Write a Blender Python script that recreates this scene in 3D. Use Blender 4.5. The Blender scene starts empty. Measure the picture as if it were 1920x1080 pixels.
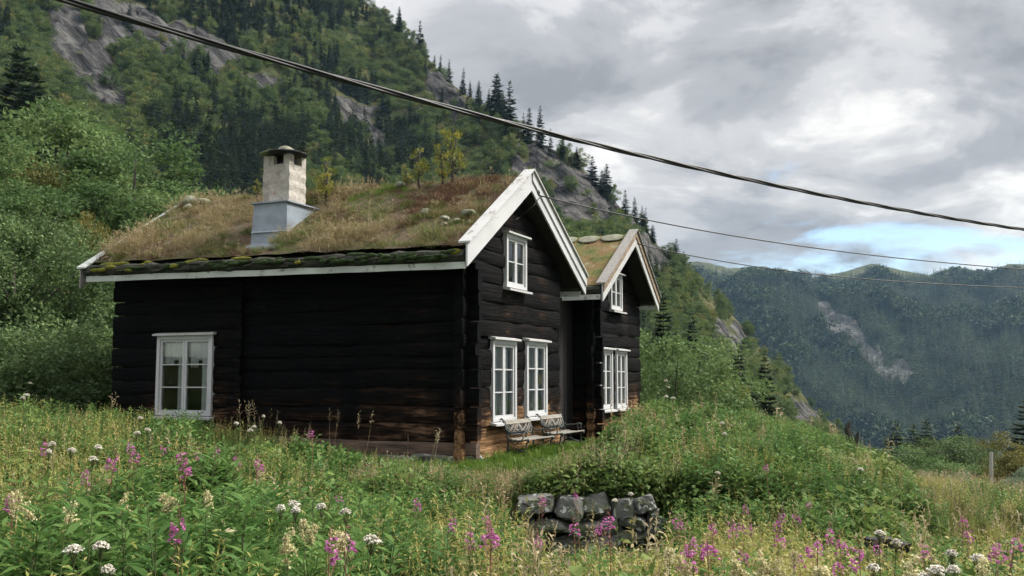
import bpy, math, random
import numpy as np
from mathutils import Vector, Matrix

# ------------------------------------------------------------------ camera, sky, sun, exposure
scn = bpy.context.scene
col = scn.collection
FPX, EZ = 1850.0, 1.35                      # focal length in pixels of a 1920 px wide picture, eye height
PITCH = math.atan(173 / FPX)
camd = bpy.data.cameras.new('camera'); cam = bpy.data.objects.new('camera', camd); col.objects.link(cam)
camd.sensor_width = 36.0; camd.lens = 36.0 * FPX / 1920.0
camd.clip_start = 0.1; camd.clip_end = 9000
cam.location = (0, 0, EZ); cam.rotation_euler = (math.pi / 2 + PITCH, 0, 0)
scn.camera = cam

SUN_EL, SUN_AZ = math.radians(48), math.radians(75)      # azimuth clockwise from +Y
world = bpy.data.worlds.new('World'); scn.world = world; world.use_nodes = True

def build_world():
    nt = world.node_tree; N = nt.nodes; Lk = nt.links; N.clear()
    def nd(t, **k):
        n = N.new(t)
        for a, b in k.items(): setattr(n, a, b)
        return n
    def mth(op, a, b=None, c=None):
        n = nd('ShaderNodeMath', operation=op)
        for i, x in enumerate((a, b, c)):
            if x is None: continue
            if isinstance(x, (int, float)): n.inputs[i].default_value = x
            else: Lk.new(x, n.inputs[i])
        return n.outputs[0]
    out = nd('ShaderNodeOutputWorld')
    sky = nd('ShaderNodeTexSky', sky_type='NISHITA'); sky.sun_disc = False
    sky.sun_elevation = SUN_EL; sky.sun_rotation = SUN_AZ; sky.air_density = 1.0; sky.dust_density = 0.1; sky.ozone_density = 2.0
    tc = nd('ShaderNodeTexCoord'); sp = nd('ShaderNodeSeparateXYZ'); Lk.new(tc.outputs['Generated'], sp.inputs[0])
    zz = mth('ADD', mth('MAXIMUM', sp.outputs[2], 0.0), 0.30)
    cb = nd('ShaderNodeCombineXYZ')
    Lk.new(mth('DIVIDE', sp.outputs[0], zz), cb.inputs[0]); Lk.new(mth('DIVIDE', sp.outputs[1], zz), cb.inputs[1])
    def noise(scale, detail, rough, dist, off):
        mp = nd('ShaderNodeMapping'); mp.inputs['Location'].default_value = off
        Lk.new(cb.outputs[0], mp.inputs[0])
        n = nd('ShaderNodeTexNoise'); n.inputs['Scale'].default_value = scale; n.inputs['Detail'].default_value = detail
        n.inputs['Roughness'].default_value = rough; n.inputs['Distortion'].default_value = dist
        Lk.new(mp.outputs[0], n.inputs['Vector']); return n.outputs['Fac']
    def ramp(fac, stops):
        r = nd('ShaderNodeValToRGB'); e = r.color_ramp.elements
        while len(e) < len(stops): e.new(0.5)
        for el, (p, c) in zip(e, stops):
            el.position = p; el.color = (*c, 1) if len(c) == 3 else c
        r.color_ramp.interpolation = 'EASE'
        Lk.new(fac, r.inputs[0]); return r.outputs[0]
    big = noise(1.25, 3, 0.5, 0.3, SKY_OFF)
    fine = noise(3.4, 10, 0.60, 0.35, (38.2, 24.7, 0))
    lit = mth('ADD', mth('MULTIPLY', big, 0.50), mth('MULTIPLY', fine, 0.50))
    cloud = ramp(lit, [(0.40, (0.074, 0.076, 0.081)), (0.475, (0.105, 0.107, 0.112)), (0.53, (0.150, 0.150, 0.152)), (0.61, (0.245, 0.241, 0.232))])
    cov = noise(1.7, 8, 0.55, 0.5, (63.2, 32.7, 0))
    cov = mth('ADD', cov, mth('MULTIPLY', mth('MINIMUM', sp.outputs[2], 0.35), 1.1))
    mask = ramp(cov, [(0.505, (0, 0, 0)), (0.60, (1, 1, 1))])
    b1 = nd('ShaderNodeBackground'); Lk.new(sky.outputs[0], b1.inputs[0]); b1.inputs[1].default_value = 0.036
    b2 = nd('ShaderNodeBackground'); Lk.new(cloud, b2.inputs[0])
    # overcast cloud deck: brighter towards the zenith
    Lk.new(mth('ADD', mth('MULTIPLY', mth('POWER', mth('MAXIMUM', sp.outputs[2], 0.0), 2.0), 1.9), 0.80), b2.inputs[1])
    mx = nd('ShaderNodeMixShader'); Lk.new(mask, mx.inputs[0]); Lk.new(b1.outputs[0], mx.inputs[1]); Lk.new(b2.outputs[0], mx.inputs[2])
    Lk.new(mx.outputs[0], out.inputs[0])
SKY_OFF = (22.89, 35.03, 0)
build_world()

sund = bpy.data.lights.new('sun', 'SUN'); sun = bpy.data.objects.new('sun', sund); col.objects.link(sun)
sund.energy = 1.5; sund.angle = math.radians(20); sund.color = (1.0, 0.95, 0.87)
sd = Vector((math.sin(SUN_AZ) * math.cos(SUN_EL), math.cos(SUN_AZ) * math.cos(SUN_EL), math.sin(SUN_EL)))
sun.rotation_euler = sd.to_track_quat('Z', 'Y').to_euler()
vs = scn.view_settings
vs.view_transform = 'Standard'; vs.look = 'None'; vs.exposure = 2.36; vs.gamma = 1.0; vs.use_curve_mapping = False
scn.render.engine = 'CYCLES'
scn.cycles.use_denoising = True; scn.cycles.max_bounces = 4; scn.cycles.transparent_max_bounces = 8; scn.cycles.use_adaptive_sampling = True; scn.cycles.adaptive_threshold = 0.03
scn.cycles.diffuse_bounces = 2; scn.cycles.glossy_bounces = 2; scn.cycles.transmission_bounces = 2

# ------------------------------------------------------------------ helpers
rng = np.random.default_rng(11)
rnd = random.Random(5)
CP, SP = math.cos(PITCH), math.sin(PITCH)
def pix(x, y):                      # view direction through a picture point (for measuring the place)
    a, b = (x - 960) / FPX, (540 - y) / FPX
    return np.array([a, CP - b * SP, SP + b * CP])
def at(x, y, d):                    # world point at depth d (metres along Y)
    r = pix(x, y); return np.array([0, 0, EZ]) + r * d / r[1]
def toscreen(p):
    p = np.asarray(p, float); d = p - np.array([0, 0, EZ])
    yy = d[..., 1] * CP + d[..., 2] * SP; zz = -d[..., 1] * SP + d[..., 2] * CP
    return 960 + FPX * d[..., 0] / yy, 540 - FPX * zz / yy

def _hash(ix, iy, seed):
    n = (ix.astype(np.int64) * 374761393 + iy.astype(np.int64) * 668265263 + seed * 1442695041) & 0x7fffffff
    n = ((n ^ (n >> 13)) * 1274126177) & 0x7fffffff
    n = (n ^ (n >> 16)) & 0xffffff
    return n / float(0xffffff)
def vnoise(x, y, seed=0):
    x = np.asarray(x, float); y = np.asarray(y, float)
    ix, iy = np.floor(x), np.floor(y); fx, fy = x - ix, y - iy
    fx = fx * fx * (3 - 2 * fx); fy = fy * fy * (3 - 2 * fy)
    a, b = _hash(ix, iy, seed), _hash(ix + 1, iy, seed); c, d = _hash(ix, iy + 1, seed), _hash(ix + 1, iy + 1, seed)
    return a * (1 - fx) * (1 - fy) + b * fx * (1 - fy) + c * (1 - fx) * fy + d * fx * fy
def fbm(x, y, o=4, seed=0):
    t = 0; a = 0.5
    for i in range(o):
        t = t + a * vnoise(np.asarray(x) * 2 ** i, np.asarray(y) * 2 ** i, seed + i); a *= 0.5
    return t / (1 - 0.5 ** o)

def mesh_np(name, V, F, mats, mi=None, var=None, smooth=False):
    """V (n,3); F list of index tuples or (m,k) array"""
    me = bpy.data.meshes.new(name)
    if isinstance(F, np.ndarray) and F.ndim == 2:
        m, k = F.shape
        me.vertices.add(len(V)); me.vertices.foreach_set('co', np.asarray(V, np.float32).ravel())
        me.loops.add(m * k); me.loops.foreach_set('vertex_index', F.astype(np.int32).ravel())
        me.polygons.add(m); me.polygons.foreach_set('loop_start', np.arange(0, m * k, k, dtype=np.int32))
        me.update(calc_edges=True)
    else:
        me.from_pydata([tuple(map(float, v)) for v in V], [], [tuple(map(int, f)) for f in F])
    for m_ in mats: me.materials.append(m_)
    if mi is not None: me.polygons.foreach_set('material_index', np.asarray(mi, np.int32))
    if var is not None:
        a = me.attributes.new('var', 'FLOAT', 'POINT'); a.data.foreach_set('value', np.asarray(var, np.float32))
    if smooth: me.polygons.foreach_set('use_smooth', np.ones(len(me.polygons), bool))
    me.validate(); me.update()
    return me
def link(name, me, parent=None, loc=(0, 0, 0), rot=(0, 0, 0), sc=(1, 1, 1)):
    o = bpy.data.objects.new(name, me); col.objects.link(o)
    o.parent = parent; o.location = loc; o.rotation_euler = rot; o.scale = sc
    return o
def tag(o, label=None, cat=None, group=None, kind=None):
    if label: o['label'] = label
    if cat: o['category'] = cat
    if group: o['group'] = group
    if kind: o['kind'] = kind
    return o

class MB:
    """collects shapes for ONE mesh"""
    def __init__(s): s.V = []; s.F = []; s.M = []
    def add(s, V, F, m=0):
        n = len(s.V); s.V += [tuple(v) for v in V]; s.F += [tuple(i + n for i in f) for f in F]; s.M += [m] * len(F); return s
    def box(s, lo, hi, m=0, b=0.0):
        x0, y0, z0 = lo; x1, y1, z1 = hi
        V = [(x0, y0, z0), (x1, y0, z0), (x1, y1, z0), (x0, y1, z0), (x0, y0, z1), (x1, y0, z1), (x1, y1, z1), (x0, y1, z1)]
        return s.add(V, [(0, 3, 2, 1), (4, 5, 6, 7), (0, 1, 5, 4), (1, 2, 6, 5), (2, 3, 7, 6), (3, 0, 4, 7)], m)
    def hexa(s, V, m=0):            # 8 corners: bottom ring then top ring
        return s.add(V, [(0, 3, 2, 1), (4, 5, 6, 7), (0, 1, 5, 4), (1, 2, 6, 5), (2, 3, 7, 6), (3, 0, 4, 7)], m)
    def tube(s, pts, rad, n=6, m=0, cap=True):
        pts = [Vector(p) for p in pts]; k = len(pts)
        rad = [rad] * k if isinstance(rad, (int, float)) else list(rad)
        rings = []; prev = None
        for i, p in enumerate(pts):
            t = (pts[min(i + 1, k - 1)] - pts[max(i - 1, 0)])
            t = t.normalized() if t.length > 1e-9 else Vector((0, 0, 1))
            a = Vector((0, 0, 1)) if abs(t.z) < 0.9 else Vector((1, 0, 0))
            if prev is not None: a = prev
            x = (a - t * a.dot(t)).normalized(); y = t.cross(x); prev = x
            rings.append([p + (x * math.cos(2 * math.pi * j / n) + y * math.sin(2 * math.pi * j / n)) * rad[i] for j in range(n)])
        V = [v for r in rings for v in r]; F = []
        for i in range(k - 1):
            for j in range(n):
                F.append((i * n + j, i * n + (j + 1) % n, (i + 1) * n + (j + 1) % n, (i + 1) * n + j))
        if cap: F += [tuple(reversed(range(n))), tuple((k - 1) * n + j for j in range(n))]
        return s.add(V, F, m)
    def mesh(s, name, mats, smooth=False):
        return mesh_np(name, s.V, s.F, mats if isinstance(mats, (list, tuple)) else [mats], s.M, smooth=smooth)
    def build(s, name, mats, parent=None, smooth=False, **k):
        return link(name, s.mesh(name, mats, smooth), parent, **k)

# ------------------------------------------------------------------ materials
def mat(name):
    m = bpy.data.materials.new(name); m.use_nodes = True
    nt = m.node_tree; nt.nodes.clear()
    o = nt.nodes.new('ShaderNodeOutputMaterial'); b = nt.nodes.new('ShaderNodeBsdfPrincipled')
    nt.links.new(b.outputs[0], o.inputs[0])
    return m, nt, b, o
def tex(nt, kind, scale, coord='Object', stretch=(1, 1, 1), loc=(0, 0, 0), **k):
    if coord == 'World':
        g = nt.nodes.new('ShaderNodeNewGeometry'); src = g.outputs['Position']
    else:
        t = nt.nodes.new('ShaderNodeTexCoord'); src = t.outputs[coord]
    mp = nt.nodes.new('ShaderNodeMapping'); mp.inputs['Scale'].default_value = stretch; mp.inputs['Location'].default_value = loc
    nt.links.new(src, mp.inputs[0])
    n = nt.nodes.new(kind); n.inputs['Scale'].default_value = scale
    for a, v in k.items(): n.inputs[a].default_value = v
    nt.links.new(mp.outputs[0], n.inputs['Vector'])
    return n
def ramp(nt, fac, stops, ease=False):
    r = nt.nodes.new('ShaderNodeValToRGB'); e = r.color_ramp.elements
    while len(e) < len(stops): e.new(0.5)
    for el, (p, c) in zip(e, stops):
        el.position = p; el.color = (*c, 1)
    if ease: r.color_ramp.interpolation = 'EASE'
    nt.links.new(fac, r.inputs[0]); return r.outputs[0]
def mixc(nt, fac, a, b, mode='MIX'):
    n = nt.nodes.new('ShaderNodeMix'); n.data_type = 'RGBA'; n.blend_type = mode
    def put(s, x):
        if isinstance(x, (int, float)): s.default_value = x
        elif isinstance(x, tuple): s.default_value = (*x, 1)
        else: nt.links.new(x, s)
    put(n.inputs[0], fac); put(n.inputs[6], a); put(n.inputs[7], b)
    return n.outputs[2]
def math_(nt, op, a, b=None):
    n = nt.nodes.new('ShaderNodeMath'); n.operation = op
    for i, x in enumerate((a, b)):
        if x is None: continue
        if isinstance(x, (int, float)): n.inputs[i].default_value = x
        else: nt.links.new(x, n.inputs[i])
    return n.outputs[0]
def bump(nt, b, h, strength=0.4, dist=0.02):
    n = nt.nodes.new('ShaderNodeBump'); n.inputs['Strength'].default_value = strength; n.inputs['Distance'].default_value = dist
    nt.links.new(h, n.inputs['Height']); nt.links.new(n.outputs[0], b.inputs['Normal'])

def leaf_mat(name, stops, transl=0.35, rough=0.55, spread=0.5):
    """leaf colour varies leaf by leaf ('var') and plant by plant"""
    m, nt, b, o = mat(name)
    at_ = nt.nodes.new('ShaderNodeAttribute'); at_.attribute_name = 'var'
    oi = nt.nodes.new('ShaderNodeObjectInfo')
    f = math_(nt, 'ADD', math_(nt, 'MULTIPLY', at_.outputs['Fac'], 1 - spread), math_(nt, 'MULTIPLY', oi.outputs['Random'], spread))
    c = ramp(nt, f, stops)
    nt.links.new(c, b.inputs['Base Color']); b.inputs['Roughness'].default_value = rough; b.inputs['Specular IOR Level'].default_value = 0.12
    t = nt.nodes.new('ShaderNodeBsdfTranslucent'); nt.links.new(c, t.inputs[0])
    mx = nt.nodes.new('ShaderNodeMixShader'); mx.inputs[0].default_value = transl
    nt.links.new(b.outputs[0], mx.inputs[1]); nt.links.new(t.outputs[0], mx.inputs[2]); nt.links.new(mx.outputs[0], o.inputs[0])
    return m
def plain(name, c, rough=0.7, var=0.25, scale=12, stretch=(1, 1, 1), bmp=0.2, metal=0.0, c2=None, spec=0.4):
    m, nt, b, o = mat(name)
    n = tex(nt, 'ShaderNodeTexNoise', scale, stretch=stretch, Detail=6, Roughness=0.6)
    c2 = c2 or tuple(x * (1 - var) for x in c)
    nt.links.new(ramp(nt, n.outputs['Fac'], [(0.35, c2), (0.65, c)]), b.inputs['Base Color'])
    b.inputs['Roughness'].default_value = rough; b.inputs['Metallic'].default_value = metal; b.inputs['Specular IOR Level'].default_value = spec
    if bmp: bump(nt, b, n.outputs['Fac'], bmp, 0.01)
    return m

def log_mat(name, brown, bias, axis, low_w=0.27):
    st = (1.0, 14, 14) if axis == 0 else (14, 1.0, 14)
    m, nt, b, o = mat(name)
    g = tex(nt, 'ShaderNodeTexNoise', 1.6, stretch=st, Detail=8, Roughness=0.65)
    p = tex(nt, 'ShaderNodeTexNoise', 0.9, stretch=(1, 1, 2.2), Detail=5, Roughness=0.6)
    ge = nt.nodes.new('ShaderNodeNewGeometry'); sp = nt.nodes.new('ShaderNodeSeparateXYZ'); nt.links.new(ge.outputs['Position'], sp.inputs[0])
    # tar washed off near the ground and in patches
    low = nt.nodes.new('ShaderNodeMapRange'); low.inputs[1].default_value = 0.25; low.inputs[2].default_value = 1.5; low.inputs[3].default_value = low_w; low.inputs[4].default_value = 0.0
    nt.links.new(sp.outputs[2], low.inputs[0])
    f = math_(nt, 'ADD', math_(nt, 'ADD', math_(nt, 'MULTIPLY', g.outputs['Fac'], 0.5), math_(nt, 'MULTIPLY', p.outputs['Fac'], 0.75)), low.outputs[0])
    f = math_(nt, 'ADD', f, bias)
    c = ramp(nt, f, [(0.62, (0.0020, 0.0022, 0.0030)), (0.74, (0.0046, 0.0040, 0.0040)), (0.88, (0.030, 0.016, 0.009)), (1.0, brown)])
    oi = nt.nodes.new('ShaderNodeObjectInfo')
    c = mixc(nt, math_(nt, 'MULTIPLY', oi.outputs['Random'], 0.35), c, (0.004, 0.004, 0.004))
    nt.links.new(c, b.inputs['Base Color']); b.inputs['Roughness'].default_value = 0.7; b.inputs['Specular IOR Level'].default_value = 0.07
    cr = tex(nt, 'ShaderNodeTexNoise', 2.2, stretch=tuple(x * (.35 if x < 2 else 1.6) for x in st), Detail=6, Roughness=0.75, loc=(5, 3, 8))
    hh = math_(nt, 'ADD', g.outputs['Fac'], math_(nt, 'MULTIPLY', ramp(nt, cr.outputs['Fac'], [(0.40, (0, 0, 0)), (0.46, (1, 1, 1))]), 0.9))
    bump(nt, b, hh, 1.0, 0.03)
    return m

M = {}
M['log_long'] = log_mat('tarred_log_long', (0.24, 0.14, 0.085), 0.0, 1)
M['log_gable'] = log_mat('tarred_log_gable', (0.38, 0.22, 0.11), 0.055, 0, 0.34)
M['log_sill'] = plain('weathered_sill_log', (0.15, 0.10, 0.072), 0.85, 0.7, 2.0, (12, 1, 12), 0.8)
M['plank_dark'] = plain('dark_plank', (0.014, 0.010, 0.009), 0.8, 0.6, 2.0, (14, 14, 1), 0.5, c2=(0.005, 0.005, 0.005))
M['core'] = plain('dark_wall_core', (0.006, 0.005, 0.005), 0.9, 0.3, 4, bmp=0)
M['soffit'] = plain('dark_roof_board', (0.016, 0.012, 0.010), 0.85, 0.5, 3, bmp=0.3)
def white_paint(name, base, wear, worn):
    m, nt, b, o = mat(name)
    n = tex(nt, 'ShaderNodeTexNoise', 5, Detail=9, Roughness=0.7)
    s = tex(nt, 'ShaderNodeTexNoise', 1.3, Detail=4)
    c = ramp(nt, s.outputs['Fac'], [(0.3, tuple(x * 0.82 for x in base)), (0.65, base)])
    c = mixc(nt, ramp(nt, n.outputs['Fac'], [(wear, (0, 0, 0)), (wear + 0.05, (1, 1, 1))]), c, worn)
    nt.links.new(c, b.inputs['Base Color']); b.inputs['Roughness'].default_value = 0.55; bump(nt, b, n.outputs['Fac'], 0.25, 0.006)
    return m
M['white'] = white_paint('white_paint', (0.52, 0.525, 0.535), 0.66, (0.42, 0.41, 0.39))
M['white_worn'] = white_paint('worn_white_paint', (0.48, 0.48, 0.475), 0.58, (0.26, 0.24, 0.21))
M['fascia'] = white_paint('fascia_paint', (0.55, 0.58, 0.55), 0.57, (0.20, 0.21, 0.17))
M['bare_wood'] = plain('bare_grey_wood', (0.30, 0.22, 0.15), 0.8, 0.55, 3.0, (1.2, 12, 12), 0.6)
M['bare_grey'] = plain('grey_weathered_board', (0.30, 0.285, 0.265), 0.8, 0.5, 3.0, (1.2, 12, 12), 0.6)
M['bench_wood'] = plain('weathered_bench_wood', (0.29, 0.27, 0.23), 0.8, 0.4, 3.0, (1.0, 14, 14), 0.5)
M['iron'] = plain('cast_iron', (0.055, 0.066, 0.062), 0.6, 0.4, 20, bmp=0.2)
M['lattice'] = plain('grey_cast_lattice', (0.19, 0.18, 0.16), 0.7, 0.35, 25, bmp=0.3)
M['zinc'] = plain('zinc_sheet', (0.30, 0.345, 0.40), 0.48, 0.28, 2.5, (1, 1, 1.6), 0.08, metal=0.25)
M['bark_edge'] = plain('mossy_edge_log', (0.060, 0.060, 0.045), 0.95, 0.8, 3.5, (6, 1, 6), 1.0, c2=(0.010, 0.012, 0.008))
M['moss'] = plain('bright_moss', (0.20, 0.20, 0.025), 1.0, 0.5, 14, bmp=1.0)
M['moss_dark'] = plain('dark_moss', (0.030, 0.055, 0.012), 1.0, 0.6, 14, bmp=1.0)
M['curtain'] = plain('white_curtain', (0.80, 0.82, 0.83), 0.9, 0.15, 6, bmp=0.0)
M['cable'] = plain('black_cable', (0.020, 0.020, 0.022), 0.5, 0.4, 6, bmp=0.0)
M['cable_grey'] = plain('weathered_cable', (0.075, 0.072, 0.06), 0.6, 0.4, 3, bmp=0.0)
M['post'] = plain('pale_fence_post', (0.42, 0.41, 0.39), 0.8, 0.3, 6, (6, 6, 1), 0.4)
M['bark'] = plain('tree_bark', (0.075, 0.065, 0.055), 0.9, 0.5, 8, (3, 3, 1), 0.6)
M['bark_grey'] = plain('pale_bark', (0.28, 0.26, 0.24), 0.9, 0.5, 8, (3, 3, 1), 0.4)
M['paper'] = plain('yellow_note', (0.55, 0.42, 0.12), 0.8, 0.2, 9, bmp=0)

def glass_mat():
    m = bpy.data.materials.new('window_glass'); m.use_nodes = True; nt = m.node_tree; nt.nodes.clear()
    o = nt.nodes.new('ShaderNodeOutputMaterial'); g = nt.nodes.new('ShaderNodeBsdfGlossy'); g.inputs['Roughness'].default_value = 0.01
    t = nt.nodes.new('ShaderNodeBsdfTransparent'); t.inputs[0].default_value = (0.86, 0.90, 0.90, 1)
    f = nt.nodes.new('ShaderNodeFresnel'); f.inputs[0].default_value = 1.5      # two panes: twice the reflection of one
    n = tex(nt, 'ShaderNodeTexNoise', 1.1, Detail=2); bp = nt.nodes.new('ShaderNodeBump'); bp.inputs['Strength'].default_value = 0.05
    nt.links.new(n.outputs['Fac'], bp.inputs['Height']); nt.links.new(bp.outputs[0], g.inputs['Normal'])
    mx = nt.nodes.new('ShaderNodeMixShader'); nt.links.new(math_(nt, 'MINIMUM', math_(nt, 'MULTIPLY', f.outputs[0], 1.7), 1.0), mx.inputs[0]); nt.links.new(t.outputs[0], mx.inputs[1]); nt.links.new(g.outputs[0], mx.inputs[2])
    nt.links.new(mx.outputs[0], o.inputs[0]); return m
M['glass'] = glass_mat()

def stone_mat(name, base, lichen=0.62):
    m, nt, b, o = mat(name)
    n = tex(nt, 'ShaderNodeTexNoise', 3, Detail=9, Roughness=0.7)
    v = tex(nt, 'ShaderNodeTexNoise', 7, Detail=5, Roughness=0.55, loc=(4, 2, 1))
    g = tex(nt, 'ShaderNodeTexNoise', 2.4, Detail=5, loc=(9, 2, 7))
    c = ramp(nt, n.outputs['Fac'], [(0.3, tuple(x * 0.35 for x in base)), (0.7, base)])
    c = mixc(nt, ramp(nt, g.outputs['Fac'], [(0.56, (0, 0, 0)), (0.66, (1, 1, 1))]), c, (0.11, 0.13, 0.06))
    c = mixc(nt, ramp(nt, v.outputs['Fac'], [(lichen, (0, 0, 0)), (lichen + 0.03, (1, 1, 1))]), c, (0.52, 0.53, 0.50))
    nt.links.new(c, b.inputs['Base Color']); b.inputs['Roughness'].default_value = 0.9; bump(nt, b, n.outputs['Fac'], 0.8, 0.03)
    return m
M['stone'] = stone_mat('lichen_stone', (0.155, 0.155, 0.145), 0.58)
M['stone_pale'] = stone_mat('pale_lichen_stone', (0.26, 0.26, 0.19), 0.66)
M['slab'] = stone_mat('slate_slab', (0.022, 0.022, 0.022), 0.80)
def render_mat():
    m, nt, b, o = mat('crumbling_render')
    n = tex(nt, 'ShaderNodeTexNoise', 5, Detail=9, Roughness=0.65)
    p = tex(nt, 'ShaderNodeTexNoise', 2.1, Detail=6, Roughness=0.6, loc=(3, 1, 5))
    c = ramp(nt, n.outputs['Fac'], [(0.3, (0.24, 0.22, 0.19)), (0.5, (0.40, 0.37, 0.33)), (0.7, (0.55, 0.52, 0.48))])
    c = mixc(nt, ramp(nt, p.outputs['Fac'], [(0.60, (0, 0, 0)), (0.67, (1, 1, 1))]), c, (0.36, 0.22, 0.15))
    nt.links.new(c, b.inputs['Base Color']); b.inputs['Roughness'].default_value = 0.95; bump(nt, b, n.outputs['Fac'], 1.0, 0.04); return m
M['render'] = render_mat()
M['soot'] = plain('sooty_brick', (0.05, 0.035, 0.03), 0.95, 0.6, 9, bmp=0.6)

def ground_mat():
    m, nt, b, o = mat('meadow_soil')
    n = tex(nt, 'ShaderNodeTexNoise', 0.6, 'World', Detail=8, Roughness=0.65)
    f = tex(nt, 'ShaderNodeTexNoise', 14, 'World', Detail=5, Roughness=0.7)
    c = ramp(nt, n.outputs['Fac'], [(0.3, (0.022, 0.034, 0.012)), (0.5, (0.045, 0.062, 0.020)), (0.7, (0.080, 0.085, 0.032))])
    c = mixc(nt, 0.6, c, ramp(nt, f.outputs['Fac'], [(0.3, (0.35, 0.35, 0.35)), (0.7, (1, 1, 1))]), 'MULTIPLY')
    nt.links.new(c, b.inputs['Base Color']); b.inputs['Roughness'].default_value = 1.0; b.inputs['Specular IOR Level'].default_value = 0.1
    bump(nt, b, f.outputs['Fac'], 0.8, 0.05); return m
M['ground'] = ground_mat()
def hill_mat(name, far=False):
    m, nt, b, o = mat(name)
    s = 0.12 if far else 1.0
    a = nt.nodes.new('ShaderNodeAttribute'); a.attribute_name = 'var'
    n = tex(nt, 'ShaderNodeTexNoise', 0.05 * s, 'World', Detail=9, Roughness=0.65)
    f = tex(nt, 'ShaderNodeTexNoise', 0.5 * s, 'World', Detail=8, Roughness=0.7)
    r = tex(nt, 'ShaderNodeTexNoise', 0.10 * s, 'World', stretch=(2.6, 1.2, 0.30), Detail=10, Roughness=0.72)
    r.inputs['Distortion'].default_value = 0.35
    for q_ in list(nt.nodes):                         # strata dip down the slope: turn the frame, then stretch
        if q_.type == 'MAPPING' and q_.outputs[0].links and q_.outputs[0].links[0].to_node == r:
            t_ = nt.nodes.new('ShaderNodeMapping'); t_.inputs['Rotation'].default_value = (0, math.radians(45), 0)
            src = q_.inputs[0].links[0].from_socket; nt.links.new(src, t_.inputs[0]); nt.links.new(t_.outputs[0], q_.inputs[0])
    if far:
        veg = ramp(nt, n.outputs['Fac'], [(0.35, (0.010, 0.018, 0.010)), (0.6, (0.020, 0.034, 0.016)), (0.75, (0.045, 0.062, 0.024))])
        rock = ramp(nt, r.outputs['Fac'], [(0.38, (0.03, 0.032, 0.03)), (0.5, (0.11, 0.107, 0.10)), (0.66, (0.21, 0.20, 0.19))])
        ge = nt.nodes.new('ShaderNodeNewGeometry'); sp = nt.nodes.new('ShaderNodeSeparateXYZ'); nt.links.new(ge.outputs['Position'], sp.inputs[0])
        hi = nt.nodes.new('ShaderNodeMapRange'); hi.inputs[1].default_value = FAR_TREELINE - 15; hi.inputs[2].default_value = FAR_TREELINE + 12
        nt.links.new(math_(nt, 'ADD', sp.outputs[2], math_(nt, 'MULTIPLY', n.outputs['Fac'], 20)), hi.inputs[0])
        veg = mixc(nt, hi.outputs[0], veg, ramp(nt, f.outputs['Fac'], [(0.3, (0.060, 0.075, 0.034)), (0.7, (0.105, 0.112, 0.056))]))
    else:
        veg = ramp(nt, n.outputs['Fac'], [(0.3, (0.036, 0.050, 0.016)), (0.5, (0.080, 0.090, 0.030)), (0.68, (0.135, 0.120, 0.050)), (0.82, (0.13, 0.100, 0.052))])
        veg = mixc(nt, 0.55, veg, ramp(nt, f.outputs['Fac'], [(0.3, (0.4, 0.4, 0.4)), (0.7, (1, 1, 1))]), 'MULTIPLY')
        rock = ramp(nt, r.outputs['Fac'], [(0.40, (0.014, 0.014, 0.015)), (0.48, (0.050, 0.048, 0.047)), (0.56, (0.115, 0.111, 0.106)), (0.70, (0.21, 0.20, 0.19))])
        rock = mixc(nt, 0.45, rock, ramp(nt, f.outputs['Fac'], [(0.33, (0.3, 0.3, 0.32)), (0.6, (1, 1, 1))]), 'MULTIPLY')
    rf = math_(nt, 'ADD', a.outputs['Fac'], math_(nt, 'MULTIPLY', math_(nt, 'SUBTRACT', f.outputs['Fac'], 0.5), 0.9))
    c = mixc(nt, ramp(nt, rf, [(0.45, (0, 0, 0)), (0.58, (1, 1, 1))]), veg, rock)
    nt.links.new(c, b.inputs['Base Color']); b.inputs['Roughness'].default_value = 0.95; b.inputs['Specular IOR Level'].default_value = 0.15
    h = math_(nt, 'ADD', r.outputs['Fac'], math_(nt, 'MULTIPLY', f.outputs['Fac'], 0.35))
    bump(nt, b, h, 0.9, 4.0 if not far else 20.0); return m
FAR_TREELINE = 234.0
M['hill'] = hill_mat('hillside_ground'); M['far'] = hill_mat('far_mountain_ground', True)

G = lambda *c: c
M['grass'] = leaf_mat('meadow_grass_blades', [(0.15, G(0.068, 0.109, 0.029)), (0.5, G(0.124, 0.172, 0.047)), (0.78, G(0.207, 0.217, 0.073)), (0.98, G(0.290, 0.250, 0.110))], 0.35)
M['lawn'] = leaf_mat('short_green_grass', [(0.1, G(0.07, 0.14, 0.022)), (0.6, G(0.13, 0.22, 0.035)), (1.0, G(0.20, 0.25, 0.06))], 0.35)
M['straw'] = leaf_mat('dry_straw_grass', [(0.05, G(0.14, 0.15, 0.05)), (0.3, G(0.25, 0.21, 0.10)), (0.65, G(0.36, 0.285, 0.16)), (0.95, G(0.46, 0.39, 0.26))], 0.3)
M['field'] = leaf_mat('yellowing_field_grass', [(0.1, G(0.18, 0.24, 0.050)), (0.5, G(0.30, 0.31, 0.085)), (0.9, G(0.41, 0.35, 0.13))], 0.35)
M['heather'] = leaf_mat('brown_heather', [(0.1, G(0.085, 0.045, 0.030)), (0.5, G(0.15, 0.085, 0.055)), (0.9, G(0.22, 0.15, 0.09))], 0.2)
M['herb'] = leaf_mat('dark_herb_leaves', [(0.1, G(0.035, 0.084, 0.022)), (0.5, G(0.075, 0.157, 0.040)), (0.9, G(0.148, 0.235, 0.063))], 0.35)
M['rasp'] = leaf_mat('bramble_leaves', [(0.1, G(0.058, 0.099, 0.029)), (0.5, G(0.116, 0.182, 0.049)), (0.85, G(0.192, 0.245, 0.069)), (1.0, G(0.260, 0.180, 0.060))], 0.35)
M['lime'] = leaf_mat('pale_yellow_flower_heads', [(0.1, G(0.24, 0.25, 0.065)), (0.6, G(0.40, 0.37, 0.13)), (1.0, G(0.52, 0.47, 0.22))], 0.35)
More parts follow.
